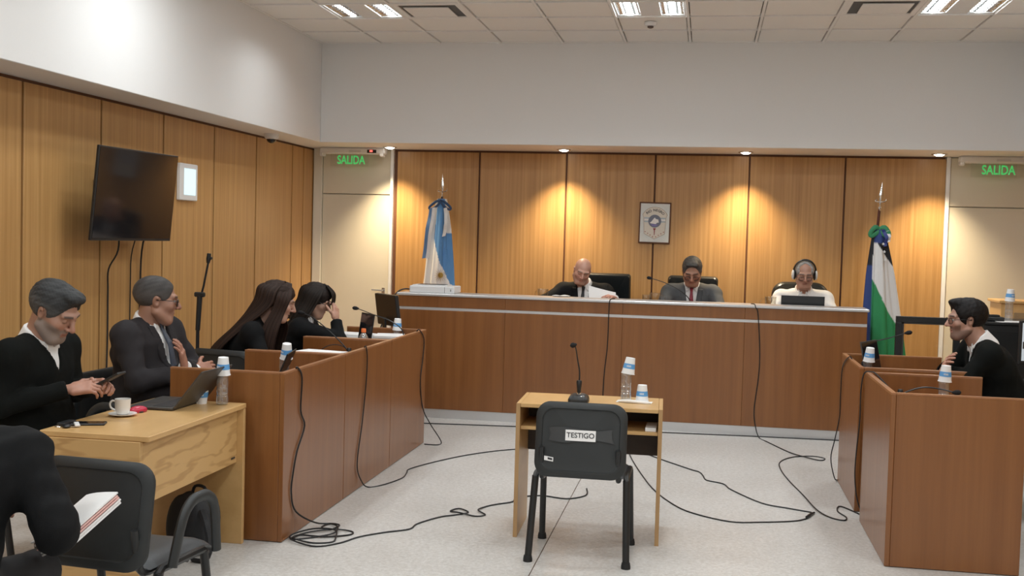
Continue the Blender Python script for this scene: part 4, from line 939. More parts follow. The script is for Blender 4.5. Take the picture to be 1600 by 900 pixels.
ribbon(t, [(-.085, -.095, 1.95), (-.115, -.10, 1.75), (-.15, -.10, 1.43)], .045, 'ribbon_blue'); ribbon(t, [(-.055, -.115, 1.95), (-.085, -.115, 1.70), (-.115, -.115, 1.43)], .035, 'ribbon_white'); ribbon(t, [(.06, -.10, 1.95), (.075, -.10, 1.80), (.05, -.10, 1.66)], .035, 'ribbon_white')
t = thing('provincial_flag', 'green, white and blue flag with stars leaning on a pole beside the bench', 'flag', (1.57, 10.62, 0), 0, 'flags on poles')
MB().tube([(-.14, .03, .02), (-.03, 0, 2.03)], .013, 10).obj('pole', 'pole_wood', t, True); MB().lathe([(.15, 0), (.15, .015), (.03, .04), (.02, .10)], (-.14, .03, 0), 24).obj('pole_base', 'brass', t, True)
finial(t, (-.029, 0, 2.02), (.055, -.015, 1))
def cr_(u, v, xn):
    if xn < -.72+.1*v: return RB if v > .25 else BK
    if v < .09: return RB
    if v < .07+.10*(xn+.55): return BK
    if v < .47+.20*xn: return AW
    return GR
fc = flag_cloth('flag_cloth', t, (-.028, -.01, 1.83), (.04, -.03, .52), .10, .36, .10, .17, cr_, 4, ph=1.1)
st = MB()
for (x, zz) in ((.0, 1.70), (.012, 1.63), (.022, 1.56)):
    st.prism([(x+(.013 if q % 2 == 0 else .006)*math.sin(q*PI/5), zz+(.013 if q % 2 == 0 else .006)*math.cos(q*PI/5)) for q in range(10)], 1, -.125, -.085)
st.obj('flag_stars', 'ribbon_white', fc)
bow = MB()
for s in (-1, 1): bow.tube([(-.03, -.05, 1.84), (-.03+s*.04, -.065, 1.85), (-.03+s*.08, -.065, 1.80), (-.03+s*.07, -.06, 1.77), (-.03+s*.02, -.055, 1.80), (-.03, -.05, 1.83)], (.012, .024, .02, .02, .02, .012), 8, smooth=3, flat=.6)
bow.obj('ribbon_bow', 'ribbon_green', t, True); ribbon(t, [(.0, -.08, 1.83), (.03, -.09, 1.76), (.02, -.09, 1.68)], .03, 'ribbon_indigo'); ribbon(t, [(.04, -.08, 1.82), (.055, -.085, 1.77), (.05, -.09, 1.72)], .025, 'ribbon_white')

# ------------------------------------------------------------------ people: signed-distance fields meshed as one surface
def V3(*a): return np.array(a, dtype=float)
def nrm(a): a = np.array(a, dtype=float); return a/(np.linalg.norm(a)+1e-12)
def smin(a, b, k):
    if k <= 0: return np.minimum(a, b)
    h = np.clip(.5+.5*(b-a)/k, 0, 1); return b*(1-h)+a*h-k*h*(1-h)
class Field:
    def __init__(s, h): s.h = h; s.ops = []
    def cone(s, a, b, ra, rb, k=.02, flat=None):
        a = np.array(a, float); b = np.array(b, float)
        def fn(P):
            q = P-a; ab = b-a
            if flat is not None:
                ax, f = flat; ax = nrm(ax); g = 1/f-1; q = q+(q@ax)[..., None]*ax*g; ab = ab+(ab@ax)*ax*g
            t = np.clip((q@ab)/(ab@ab+1e-12), 0, 1)
            return np.linalg.norm(q-t[..., None]*ab, axis=-1)-(ra+(rb-ra)*t)
        r = max(ra, rb); s.ops.append(('u', fn, np.minimum(a, b)-r, np.maximum(a, b)+r, k)); return s
    def ell(s, c, r, k=.02, rot=None, op='u'):
        c = np.array(c, float); r = np.array(r, float); Rm = None if rot is None else np.array(rot)
        def fn(P):
            q = P-c
            if Rm is not None: q = q@Rm
            k0 = np.linalg.norm(q/r, axis=-1); k1 = np.linalg.norm(q/(r*r), axis=-1)+1e-9
            return k0*(k0-1)/k1
        m = r.max() if Rm is not None else r
        s.ops.append((op, fn, c-m, c+m, k)); return s
    def box(s, c, half, rot=None, rnd=.005, k=.01, op='u'):
        c = np.array(c, float); hf = np.array(half, float)-rnd; Rm = None if rot is None else np.array(rot)
        def fn(P):
            q = P-c
            if Rm is not None: q = q@Rm
            q = np.abs(q)-hf
            return np.linalg.norm(np.maximum(q, 0), axis=-1)+np.minimum(q.max(axis=-1), 0)-rnd
        m = np.full(3, np.linalg.norm(half)) if Rm is not None else np.array(half, float)
        s.ops.append((op, fn, c-m, c+m, k)); return s
    def fn(s, f, lo, hi): s.ops.append(('f', f, np.array(lo, float), np.array(hi, float), 0)); return s
    def build(s):
        h = s.h; us = [o for o in s.ops if o[0] == 'u']
        lo = np.min([o[2] for o in us], axis=0)-4*h; hi = np.max([o[3] for o in us], axis=0)+4*h
        n = np.ceil((hi-lo)/h).astype(int)+1; D = np.full(n, .5, dtype=np.float32)
        for (op, fn, a, b, k) in s.ops:
            i0 = np.maximum(np.floor((a-k-3*h-lo)/h).astype(int), 0); i1 = np.minimum(np.ceil((b+k+3*h-lo)/h).astype(int)+1, n)
            if np.any(i1 <= i0): continue
            g = [lo[d]+h*np.arange(i0[d], i1[d]) for d in range(3)]
            P = np.stack(np.meshgrid(*g, indexing='ij'), -1); sl = tuple(slice(i0[d], i1[d]) for d in range(3)); d0 = D[sl]
            if op == 'u': D[sl] = smin(d0, fn(P), k)
            elif op == 's': D[sl] = -smin(-d0, fn(P), k)
            else: D[sl] = fn(d0, P)
        return nets(D, lo, h)
def nets(D, lo, h):
    s = D < 0; n = D.shape; c = np.zeros((n[0]-1, n[1]-1, n[2]-1), np.uint8)
    cor = [(i, j, k) for i in (0, 1) for j in (0, 1) for k in (0, 1)]
    for (i, j, k) in cor: c += s[i:n[0]-1+i, j:n[1]-1+j, k:n[2]-1+k]
    act = (c > 0) & (c < 8); idx = np.argwhere(act); vals = np.stack([D[idx[:, 0]+i, idx[:, 1]+j, idx[:, 2]+k] for (i, j, k) in cor], 1)
    acc = np.zeros((len(idx), 3)); cnt = np.zeros(len(idx)); C = np.array(cor, float)
    for a in range(8):
        for b in range(a+1, 8):
            if abs(C[a]-C[b]).sum() != 1: continue
            v0, v1 = vals[:, a], vals[:, b]; m = (v0 < 0) != (v1 < 0); t = np.where(m, v0/np.where(m, v0-v1, 1), 0)
            acc += m[:, None]*(C[a]+t[:, None]*(C[b]-C[a])); cnt += m
    verts = (idx+acc/cnt[:, None])*h+lo; vid = np.full(c.shape, -1, np.int32); vid[act] = np.arange(len(idx)); F = []
    for ax in range(3):
        o1, o2 = [(1, 2), (2, 0), (0, 1)][ax]
        sa = [slice(None)]*3; sb = [slice(None)]*3; sa[ax] = slice(0, -1); sb[ax] = slice(1, None)
        A, B = s[tuple(sa)], s[tuple(sb)]; e = np.argwhere(A != B)
        e = e[(e[:, o1] > 0) & (e[:, o2] > 0) & (e[:, o1] < n[o1]-1) & (e[:, o2] < n[o2]-1)]
        if not len(e): continue
        def cell(d1, d2):
            q = e.copy(); q[:, o1] += d1; q[:, o2] += d2; return vid[q[:, 0], q[:, 1], q[:, 2]]
        Q = np.stack([cell(-1, -1), cell(0, -1), cell(0, 0), cell(-1, 0)], 1); ins = A[e[:, 0], e[:, 1], e[:, 2]]
        F.append(np.where(ins[:, None], Q, Q[:, ::-1]))
    return verts, np.concatenate(F)
def np_mesh(parts, mats, cols=None):
    # parts: list of (verts, quads, material index, colours or None)
    vs = []; fs = []; mi = []; cc = []; o = 0
    for (v, f, m, c) in parts:
        vs.append(v); fs.append(f+o); mi.append(np.full(len(f), m)); cc.append(np.full((len(v), 3), .5) if c is None else c); o += len(v)
    v = np.concatenate(vs); f = np.concatenate(fs); me = bpy.data.meshes.new('mesh')
    me.vertices.add(len(v)); me.vertices.foreach_set('co', v.astype(np.float32).ravel()); me.loops.add(f.size); me.loops.foreach_set('vertex_index', f.astype(np.int32).ravel())
    me.polygons.add(len(f)); me.polygons.foreach_set('loop_start', np.arange(0, f.size, 4, dtype=np.int32)); me.polygons.foreach_set('loop_total', np.full(len(f), 4, np.int32))
    for m in mats: me.materials.append(MATS[m])
    me.polygons.foreach_set('material_index', np.concatenate(mi).astype(np.int32)); me.polygons.foreach_set('use_smooth', np.ones(len(f), bool))
    ca = me.color_attributes.new('Col', 'FLOAT_COLOR', 'POINT'); c = np.concatenate(cc); ca.data.foreach_set('color', np.concatenate([c, np.ones((len(c), 1))], 1).astype(np.float32).ravel())
    me.update(calc_edges=True); me.validate(); return me
def noise3(P, f, seed=0):
    a = np.random.RandomState(seed); r = 0
    for k in range(4): d = a.normal(size=3); d /= np.linalg.norm(d); r = r+np.sin(P@d*f*(1+.35*k)+a.uniform(0, 6))
    return r/4
def mix(a, b, t): return a*(1-t[:, None])+np.array(b)*t[:, None]
def sstep(a, b, x): t = np.clip((x-a)/(b-a), 0, 1); return t*t*(3-2*t)
def head_field(h, c):
    F = Field(h); wd = c.get('wide', 1.0); jw = c.get('jaw', 1.0)
    F.ell((0, -.016, .032), (.077*wd, .098, .084), .0).ell((0, .028, -.040), (.062*wd, .063, .080), .035).ell((0, .062, -.100), (.031*jw, .026, .022), .03)
    for s in (-1, 1):
        F.cone((s*.057*wd, .0, -.060), (s*.031*jw, .058, -.101), .021, .018, .03)
        F.ell((s*.044*wd, .056, -.022), (.024, .026, .022), .025).cone((s*.010, .090, .026), (s*.046, .076, .026), .010, .010, .016)
        F.ell((s*.031, .096, .004), (.017, .014, .011), .010, op='s').ell((s*.031, .0765, .003), (.0135, .0125, .0125), .004)
        F.ell((s*.076*wd, -.008, -.006), (.0085, .019, .032), .006, rot=R3(0, s*14, s*-22)).ell((s*.082*wd, -.003, -.004), (.006, .009, .017), .004, op='s')
    F.cone((0, .091, .014), (0, .114, -.026), .008, .0125, .012)
    for s in (-1, 1): F.ell((s*.012, .099, -.031), (.009, .010, .008), .006)
    F.cone((-.018, .083, -.058), (.018, .083, -.058), .0065, .0065, .006).ell((0, .089, -.058), (.012, .006, .006), .006).cone((-.015, .082, -.069), (.015, .082, -.069), .0075, .0075, .006).ell((0, .088, -.0635), (.021, .012, .0016), .002, op='s')
    return F
def head_colours(P, c):
    sk = np.array(c['skin']); x, y, z = P[:, 0], P[:, 1], P[:, 2]; ax = np.abs(x)
    C = np.tile(sk, (len(P), 1))*(1+.05*noise3(P, 90, 3)[:, None])
    ck = np.exp(-(((ax-.04)/.02)**2+((z+.03)/.02)**2))*(y > .03); C = mix(C, sk*np.array([1.08, .80, .78]), ck*.5)
    nz = np.exp(-((x/.016)**2+((z+.025)/.016)**2))*(y > .09); C = mix(C, sk*np.array([1.08, .78, .74]), nz*.5)
    lips = (1-sstep(.018, .025, ax))*(1-sstep(.009, .012, np.abs(z+.063)))*(y > .072); C = mix(C, sk*np.array([.85, .48, .48]), lips*.42)
    if 'beard' in c:
        col, amt = c['beard']; bd = sstep(.045, .015, z+.075+.25*(ax-.03))*0
        jawl = sstep(-.030, -.046, z-c.get('beard_side', .35)*np.maximum(ax-.035, 0)+c.get('beard_drop', 0)*(y < .05))*(y > -.015)*(1-lips)
        mous = (np.abs(z+.046) < .009)*(ax < .028)*(y > .07); C = mix(C, col, np.clip(np.maximum(jawl, mous*1.0), 0, 1)*amt)
    bz = .028-.10*np.maximum(ax-.03, 0)**1.0*.6; br = (1-sstep(.0035, .0065, np.abs(z-bz)))*sstep(.009, .014, ax)*(1-sstep(.050, .056, ax))*(y > .05); C = mix(C, c.get('brow', (.03, .025, .02)), br*.85)
    ex, ez = ax-.031, z-.003; d = np.sqrt((ex/.0125)**2+(ez/.0062)**2)
    if c.get('eyes', 'open') == 'open':
        eye = (d < 1)*(y > .07); C = mix(C, (.55, .52, .48), eye*1.0); ir = (np.sqrt(ex**2+ez**2) < .0055)*(y > .07); C = mix(C, (.02, .014, .01), ir*1.0); lid = ((d >= 1) & (d < 1.35) & (ez > 0))*(y > .07); C = mix(C, sk*.25, lid*.8)
    else:
        ln = (np.abs(ez+.0045+8*ex**2) < .0024)*(np.abs(ex) < .0135)*(y > .068); C = mix(C, sk*.12, ln*.9); C = mix(C, sk*.72, ((d < 1.5)*(y > .066))*.5)
    return np.clip(C, .004, .9)
def hair_field(h, c):
    t = c.get('hair_t', .012); hl = c.get('hairline', .0); wd = c.get('wide', 1.0)
    F = Field(h); F.ell((0, -.018, .036), (.078*wd+t, .101+t, .083+t), 0)
    if c.get('quiff'): F.ell((0, .058, .092+t), (.052, .040, .022), .03)
    F.ell((0, .132, -.022+hl), (.104, .090, .110), .024, op='s')
    for s in (-1, 1): F.ell((s*.088*wd, -.002, -.016), (.028, .026, .042), .008, op='s')
    if c.get('recede'):
        F.ell((0, .105, .085), (.046, .085, .07), .02, op='s')
        for s in (-1, 1): F.ell((s*.042, .085, .09), (.026, .05, .05), .015, op='s')
    dn = c.get('hair_low', -.035)
    def cut(d, P): return -smin(-d, -((dn+.36*P[..., 1])-P[..., 2]), .02)
    F.fn(cut, (-.2, -.2, -.2), (.2, .2, .25))
    am = c.get('hair_rough', .0022)
    def ruf(d, P):
        x, y, z = P[..., 0], P[..., 1], P[..., 2]; a = np.arctan2(x, z+.02)
        Q = np.stack([a*.09, y*.35, np.sqrt(x*x+z*z)*.3], -1).reshape(-1, 3); return d+am*noise3(Q, 300, 21).reshape(d.shape)+am*.8*noise3(Q, 620, 22).reshape(d.shape)
    F.fn(ruf, (-.2, -.2, -.2), (.2, .2, .25)); return F
def xf(v, M): return v@M[:3, :3].T+M[:3, 3]
def hand_field(h, curl=.5, spread=.0, thumb=.5):
    F = Field(h); F.box((0, .043, 0), (.039, .046, .0135), None, .012, 0).cone((0, -.03, 0), (0, .02, 0), .0265, .027, .02, flat=((0, 0, 1), .72)).ell((.026, .022, -.008), (.018, .030, .013), .012)
    for i, (x, L, r) in enumerate(((.029, .074, .0092), (.0095, .082, .0094), (-.0105, .076, .0090), (-.029, .060, .0080))):
        p = V3(x, .084-(.006 if i in (0, 3) else 0), 0); a = 0; d0 = spread*(x/.03)
        for q, (f, cu) in enumerate(((.46, .75), (.30, 1.15), (.24, .8))):
            a += curl*cu*(1+.08*i); e = p+L*f*V3(math.sin(d0)*math.cos(a), math.cos(d0)*math.cos(a), -math.sin(a)); F.cone(p, e, r*(1-.08*q), r*(.94-.10*q), .004 if q else .006); p = e
    p = V3(.033, .022, -.004)
    for q, (L, r, v) in enumerate(((.034, .0125, (.78, .58, -.22)), (.030, .0105, (.45, .85, -.25-thumb*.4)), (.024, .0092, (.15, .9, -.3-thumb*.6)))):
        e = p+L*nrm(v); F.cone(p, e, r, r*.92, .008 if q == 0 else .004); p = e
    return F
HAND_CACHE = {}
def hand_mesh(h, curl, spread, thumb):
    k = (h, curl, spread, thumb)
    if k not in HAND_CACHE: HAND_CACHE[k] = hand_field(*k).build()
    return HAND_CACHE[k]
def head_matrix(c):
    # head local: x right, y face, z up.  pitch>0 looks down, yaw>0 turns to the person's left, roll>0 tilts to the right
    p, yw, rl = [math.radians(a) for a in c['head_rot']]
    M = np.eye(4); Rm = Matrix.Rotation(yw, 3, 'Z') @ Matrix.Rotation(-p, 3, 'X') @ Matrix.Rotation(rl, 3, 'Y'); M[:3, :3] = np.array(Rm)*c.get('head_s', 1.0); M[:3, 3] = c['head']; return M
def torso_ops(F, c, off, arms=True, k=.05):
    pel, nb = np.array(c['pelvis']), np.array(c['neck']); sp = nb-pel; chest = pel+sp*.70; w = c.get('bulk', 1.0); sw = c.get('sw', .185); rv = nrm(c.get('shv', (1, 0, 0))); by = c.get('belly', 0.0)
    fl = (np.cross(nrm(sp), rv), .80)
    F.cone(pel-rv*.075, pel+rv*.075, .125*w+off, .125*w+off, 0, flat=((0, 1, 0), .95))
    F.ell(pel+sp*.33+V3(0, .02+by*.5, 0), (.165*w+off, .118*w+by+off, .19+off), .06)
    F.cone(chest-rv*.075*w, chest+rv*.075*w, .128*w+off, .128*w+off, .06, flat=fl)
    F.cone(pel+sp*.35, chest, .14*w+off, .145*w+off, .05, flat=fl)
    for sg, nm in ((1, 'R'), (-1, 'L')):
        sh = nb+rv*sg*sw+V3(0, c.get('shf', 0), -.055)
        F.cone(nb+rv*sg*.035+V3(0, -.01, -.016), sh+V3(0, 0, .004), .046+off, .052*w+off, .06); F.cone(chest+rv*sg*.06, sh+V3(0, 0, -.02), .10*w+off, .055*w+off, .06, flat=fl)
        if arms:
            el, wr = np.array(c['el'+nm]), np.array(c['wr'+nm]); aw = c.get('armw', 1.0)
            F.cone(sh, el, .057*aw+off, .049*aw+off, .045); F.cone(el, wr, .048*aw+off, .036*aw+off, .018)
    return chest
def frame(c):
    pel, nb = np.array(c['pelvis']), np.array(c['neck']); upv = nrm(nb-pel); rv = nrm(c.get('shv', (1, 0, 0))); fv = nrm(np.cross(upv, rv)); return pel, nb, upv, rv, fv
def folds(F, c, amp=.004, seed=1, f=26):
    def fn(d, P): return d+amp*noise3(P.reshape(-1, 3), f, seed).reshape(d.shape)+amp*.5*noise3(P.reshape(-1, 3), f*2.3, seed+9).reshape(d.shape)
    F.fn(fn, (-1, -1, 0), (1, 1.2, 1.6))
def cuffs(F, c, off):
    for nm in 'RL':
        el, wr = np.array(c['el'+nm]), np.array(c['wr'+nm]); d = nrm(wr-el); q = wr-d*.012
        def fn(D, P, q=q, d=d, wr=wr):
            near = np.linalg.norm(P-wr, axis=-1) < .062; return np.where(near, np.maximum(D, (P-q)@d), D)
        F.fn(fn, wr-.07, wr+.07)
def vcut(F, c, w0, depth, off=0.0):
    pel, nb, upv, rv, fv = frame(c)
    def fn(D, P):
        q = P-nb; u = np.abs(q@rv); t = q@upv; fr = q@fv; wd = np.clip(w0*(1+(t)/depth), -.05, w0*1.3)
        v = np.maximum((u-wd)*.9, -(fr-.0)); v = np.maximum(v, -(t+depth+.03)); return np.maximum(D, -v)
    F.fn(fn, nb-.45, nb+.25)
def person(name, label, loc, rz, c, res=(.0042, .0036, .009)):
    hr, hh, cr = res; Mh = head_matrix(c); pel, nb, upv, rv, fv = frame(c)
    # body: head and neck, hands, and the trunk that joins them under the clothes
    v, f = head_field(hr, c).build(); cols = head_colours(v, c); parts = [(xf(v, Mh), f, 0, cols)]
    sk = np.array(c['skin']); Fb = Field(.011); ntop = xf(V3(0, -.022, -.045)[None], Mh)[0]
    Fb.cone(nb-upv*.05, ntop, .066*c.get('bulk', 1), .056*c.get('bulk', 1), 0); torso_ops(Fb, c, -.030); ks = c.get('knees', ((.12, .43, .50), (-.12, .43, .50))); an = c.get('ankles', ((.12, .42, .09), (-.12, .42, .09)))
    for sg, kn, ak in ((1, ks[0], an[0]), (-1, ks[1], an[1])): Fb.cone(pel+V3(sg*.09, .02, -.02), kn, .065, .045, .03); Fb.cone(kn, ak, .042, .030, .02)
    v, f = Fb.build(); parts.append((v, f, 0, np.tile(sk*.96, (len(v), 1))))
    for sg, nm in ((1, 'R'), (-1, 'L')):
        el, wr = np.array(c['el'+nm]), np.array(c['wr'+nm]); hd = c.get('hand'+nm, {}); d = nrm(hd.get('dir', wr-el)); n = np.array(hd.get('n', (0, 0, 1)), float); n = nrm(n-d*(n@d)); th = np.cross(d, n)*(-sg)
        M = np.eye(4); M[:3, 0] = th; M[:3, 1] = d; M[:3, 2] = n; M[:3, 3] = wr+d*.012
        v, f = hand_mesh(hh, hd.get('curl', .45), hd.get('spread', .08), hd.get('thumb', .4)); fl = np.linalg.det(M[:3, :3]) < 0
        hc = np.tile(sk*np.array([1.04, .94, .92]), (len(v), 1))*(1+.05*noise3(v, 150, 2)[:, None]); parts.append((xf(v, M), f[:, ::-1] if fl else f, 0, hc))
    body = link(name, np_mesh(parts, ['skin']), None, loc, rz); tag(body, label, 'person')
    if 'hair' in c:
        v, f = hair_field(hr, c).build(); hc = np.array(c['hair']); cols = np.tile(hc, (len(v), 1))*(1+.35*noise3(v*np.array([1, .5, 1]), 160, 4)[:, None])
        if 'hair_side' in c: sd = sstep(.045, .0, v[:, 2]-.25*np.abs(v[:, 0])); cols = mix(cols, c['hair_side'], np.clip(sd, 0, 1)*.8)
        link('hair', np_mesh([(xf(v, Mh), f, 0, np.clip(cols, .003, 1))], ['hair']), body)
    top = c['top']; off = {'sweater': .006, 'jacket': .012, 'shirt': .0}[top]
    # outer garment
    F = Field(cr); torso_ops(F, c, off); folds(F, c, c.get('fold', .0045), c.get('seed', 1)); cuffs(F, c, off)
    if top == 'jacket': vcut(F, c, .060, c.get('vdepth', .34))
    elif top == 'sweater': vcut(F, c, .052, .13)
    def neckcut(D, P):
        q = P-nb; t = q@upv; r = np.linalg.norm(q-t[..., None]*upv-fv*(.012+.1*t[..., None]), axis=-1); return np.maximum(D, -np.maximum(r-.068*max(1, c.get('bulk', 1)), -(t+.015)))
    if top != 'shirt': F.fn(neckcut, nb-.12, nb+.15)
    v, f = F.build(); nm_ = {'sweater': 'sweater', 'jacket': 'jacket', 'shirt': 'shirt'}[top]; link(nm_, np_mesh([(v, f, 0, None)], [c['top_mat']]), body)
    if top == 'jacket':
        # lapels: raised bands along the opening, one each side
        vd = c.get('vdepth', .34)
        for sd in (1, -1):
            F = Field(cr*.8); torso_ops(F, c, off+.006, arms=False)
            def lap(D, P, sd=sd):
                q = P-nb; u = (q@rv)*sd; t = q@upv; fr = q@fv; wd = .060*(1+t/vd); band = np.maximum(np.maximum(wd-u, u-(wd+.052*np.clip((t+vd)/.2, .1, 1))), np.maximum(t+.0, -(t+vd)))
                return np.maximum(np.maximum(D, band), np.maximum(.02-fr, -D-.016))
            F.fn(lap, nb-.6, nb+.3)
            F.fn(lambda D, P: np.maximum(D, (P-nb)@upv), nb-1.2, nb+.5)
            F.fn(lambda D, P: np.maximum(D, -((P-nb)@upv+vd)), nb-1.2, nb+.5)
            v, f = F.build()
            if len(f): link('lapel', np_mesh([(v, f, 0, None)], [c['top_mat']]), body)
    if top != 'shirt' or c.get('collar', True):
        # shirt front and collar
        F = Field(.007)
        if top != 'shirt': torso_ops(F, c, off-.013, arms=False)
        ax = nrm(ntop-nb)
        bk_ = max(1.0, c.get('bulk', 1)); F.cone(nb-ax*.035, nb+ax*.052, .083*bk_, .0700*bk_, .012 if top != 'shirt' else 0)
        def col(D, P):
            q = P-nb; t = q@ax; r = np.linalg.norm(q-t[..., None]*ax, axis=-1); fr = q@fv; u = np.abs(q@rv); Dn = np.maximum(D, np.where(r < .12, t-(.052-.028*np.clip(fr/.06, 0, 1)), -1)); vv = np.maximum(u-np.clip(.004+(t+.0)*.65, 0, .05), -fr); return np.maximum(Dn, -np.maximum(vv, -(t-.0)))
        F.fn(col, nb-.16, nb+.18)
        v, f = F.build(); sh = link('shirt' if top != 'shirt' else 'collar', np_mesh([(v, f, 0, None)], [c.get('shirt_mat', 'shirt_white')]), body)
        for s in (-1, 1):
            F = Field(.005); b0 = nb+fv*.070+upv*.016+rv*s*.014; dirv = nrm(rv*s*.62-upv*.72+fv*.22); F.cone(b0, b0+dirv*.052, .010, .007, .004, flat=(fv, .45)); F.cone(nb+fv*.052+rv*s*.042+upv*.036, b0+dirv*.045, .009, .008, .006, flat=(fv, .5)); F.cone(b0, nb+fv*.050+rv*s*.044+upv*.034, .010, .010, .006, flat=(fv, .5))
            v, f = F.build(); link('collar_point', np_mesh([(v, f, 0, None)], [c.get('shirt_mat', 'shirt_white')]), sh)
    if 'tie' in c:
        F = Field(.0045); L = c.get('vdepth', .34); base = nb+fv*.088+upv*.012
        def surf(t, ext): return nb-upv*t+fv*(.092+.05*min(t/.12, 1)+c.get('belly', 0)*min(t/.3, 1)+ext)
        F.cone(base, base-upv*.028+fv*.006, .017, .012, 0, flat=(fv, .6)); F.cone(base-upv*.028+fv*.004, surf(.10, .0), .012, .020, .006, flat=(fv, .35)); F.cone(surf(.10, .0), surf(.24, .005), .020, .028, .006, flat=(fv, .35)); F.cone(surf(.24, .005), surf(.36, .0), .028, .034, .006, flat=(fv, .3))
        v, f = F.build(); link('tie', np_mesh([(v, f, 0, None)], [c['tie']]), body)
    if c.get('shirt_cuffs'):
        for nm in 'RL':
            F = Field(.005); el, wr = np.array(c['el'+nm]), np.array(c['wr'+nm]); d = nrm(wr-el); F.cone(wr-d*.03, wr+d*.004, .0375, .036, 0)
            def cut(D, P, q=wr+d*.006, d=d, wr=wr): return np.where(np.linalg.norm(P-wr, axis=-1) < .06, np.maximum(D, (P-q)@d), D)
            F.fn(cut, wr-.07, wr+.07)
            v, f = F.build(); link('shirt_cuff', np_mesh([(v, f, 0, None)], ['shirt_white']), body)
    # trousers and shoes
    F = Field(.013); F.cone(pel-rv*.075, pel+rv*.075, .134, .134, 0)
    for sg, kn, ak in ((1, ks[0], an[0]), (-1, ks[1], an[1])): F.cone(pel+V3(sg*.09, .02, -.02), kn, .092, .070, .04); F.cone(kn, ak, .066, .052, .03)
    v, f = F.build(); link('trousers', np_mesh([(v, f, 0, None)], [c.get('legs', 'trouser_black')]), body)
    for ak in an:
        F = Field(.009); a = np.array(ak); F.cone((a[0], a[1]-.04, .042), (a[0], a[1]+.15, .034), .040, .032, 0).cone((a[0], a[1]-.02, .05), a, .040, .045, .02)
        F.fn(lambda D, P: np.maximum(D, .002-P[..., 2]), a-.4, a+.4); v, f = F.build(); link('shoe', np_mesh([(v, f, 0, None)], ['shoe_black']), body)
    return body, Mh
def add_glasses(body, Mh, mat='glasses_black', low=0.0, r=.0021):
    m = MB()
    for s in (-1, 1):
        rim = [(s*.033+x, .1035-.0009*abs(x)/.02-.25*max(0, abs(s*.033+x)-.03), z_-.002-low) for (x, z_) in rrect(.046, .034, .012, 4)]; m.tube(rim+[rim[0]], r, 6, cap=False)
        m.tube([(s*.055, .099, .006-low), (s*.074, .080, .007-low), (s*.082, .02, .006), (s*.082, -.012, .002)], r*.95, 6)
    m.tube([(-.011, .104, .001-low), (0, .108, .004-low), (.011, .104, .001-low)], r, 6); m.v = [tuple(xf(np.array(v)[None], Mh)[0]) for v in m.v]
    g = m.obj('glasses', mat, body, True)
    for s in (-1, 1):
        l = MB().raw([(s*.033+x, .1035-.25*max(0, abs(s*.033+x)-.03), z_-.002-low) for (x, z_) in rrect(.044, .032, .011, 4)], [tuple(range(20))])
        l.v = [tuple(xf(np.array(v)[None], Mh)[0]) for v in l.v]; l.obj('lens', 'lens', g)
SKIN = (.46, .25, .17)
# --- man with phone at the oak table (faces +x)
P1 = dict(pelvis=(0, .0, .56), neck=(0, .115, 1.12), head=(.015, .205, 1.258), head_rot=(30, -4, 2), head_s=1.12, skin=(.40, .22, .155), wide=1.0, bulk=1.18, belly=.045, sw=.215,
          hair=(.034, .035, .036), hair_side=(.10, .10, .10), hair_t=.011, quiff=True, hair_low=-.05, beard=((.26, .23, .21), .75), brow=(.06, .05, .05), eyes='down', top='sweater', top_mat='sweater_black', legs='wine', armw=1.0,
          elR=(.27, .10, .84), wrR=(.095, .335, .905), handR=dict(dir=(-.35, .9, .12), n=(.55, .15, .8), curl=.55), elL=(-.26, .14, .84), wrL=(-.075, .36, .905), handL=dict(dir=(.35, .9, .15), n=(-.6, .1, .75), curl=.6), knees=((.13, .40, .52), (-.13, .40, .52)), seed=3)
man1, M1 = person('person', 'grey-haired bearded man in black sweater looking at his phone', (-3.22, 4.80, 0), -90, P1, (.0038, .0034, .009))
ph = thing('mobile_phone', 'dark mobile phone held by the bearded man', 'phone', (-2.745, 4.80, .945), -90); ph.rotation_euler = (math.radians(28), 0, math.radians(-90))
MB().box((0, 0, 0), (.075, .155, .010), None, .004).obj('phone_body', 'black_plastic', ph); MB().box((0, 0, .0053), (.068, .146, .0006), None, 0).obj('screen', 'screen_black', ph)
# --- man in charcoal suit with folded arms (faces +x, head turned to the bench)
P2 = dict(pelvis=(0, 0, .56), neck=(0, .05, 1.115), head=(.0, .105, 1.250), head_rot=(6, 36, 0), head_s=1.12, skin=(.36, .19, .13), wide=1.06, jaw=1.25, bulk=1.16, belly=.06, sw=.215,
          hair=(.055, .050, .048), hair_side=(.10, .09, .085), hair_t=.005, hair_rough=.0008, hairline=.0, brow=(.05, .04, .04), eyes='open', top='jacket', top_mat='suit_charcoal', tie='tie_blue', armw=1.02, vdepth=.36, shirt_cuffs=True,
          elR=(.275, .16, .815), wrR=(-.06, .335, .850), handR=dict(dir=(-.9, .3, .1), n=(.2, .9, .4), curl=.35), elL=(-.265, .19, .82), wrL=(.075, .335, .885), handL=dict(dir=(.35, .0, .93), n=(-.3, .9, .2), curl=.25), seed=5, fold=.0085)
man2, M2 = person('person', 'heavy man in charcoal suit and glasses with folded arms', (-3.20, 5.94, 0), -95, P2, (.0040, .0036, .009)); add_glasses(man2, M2)
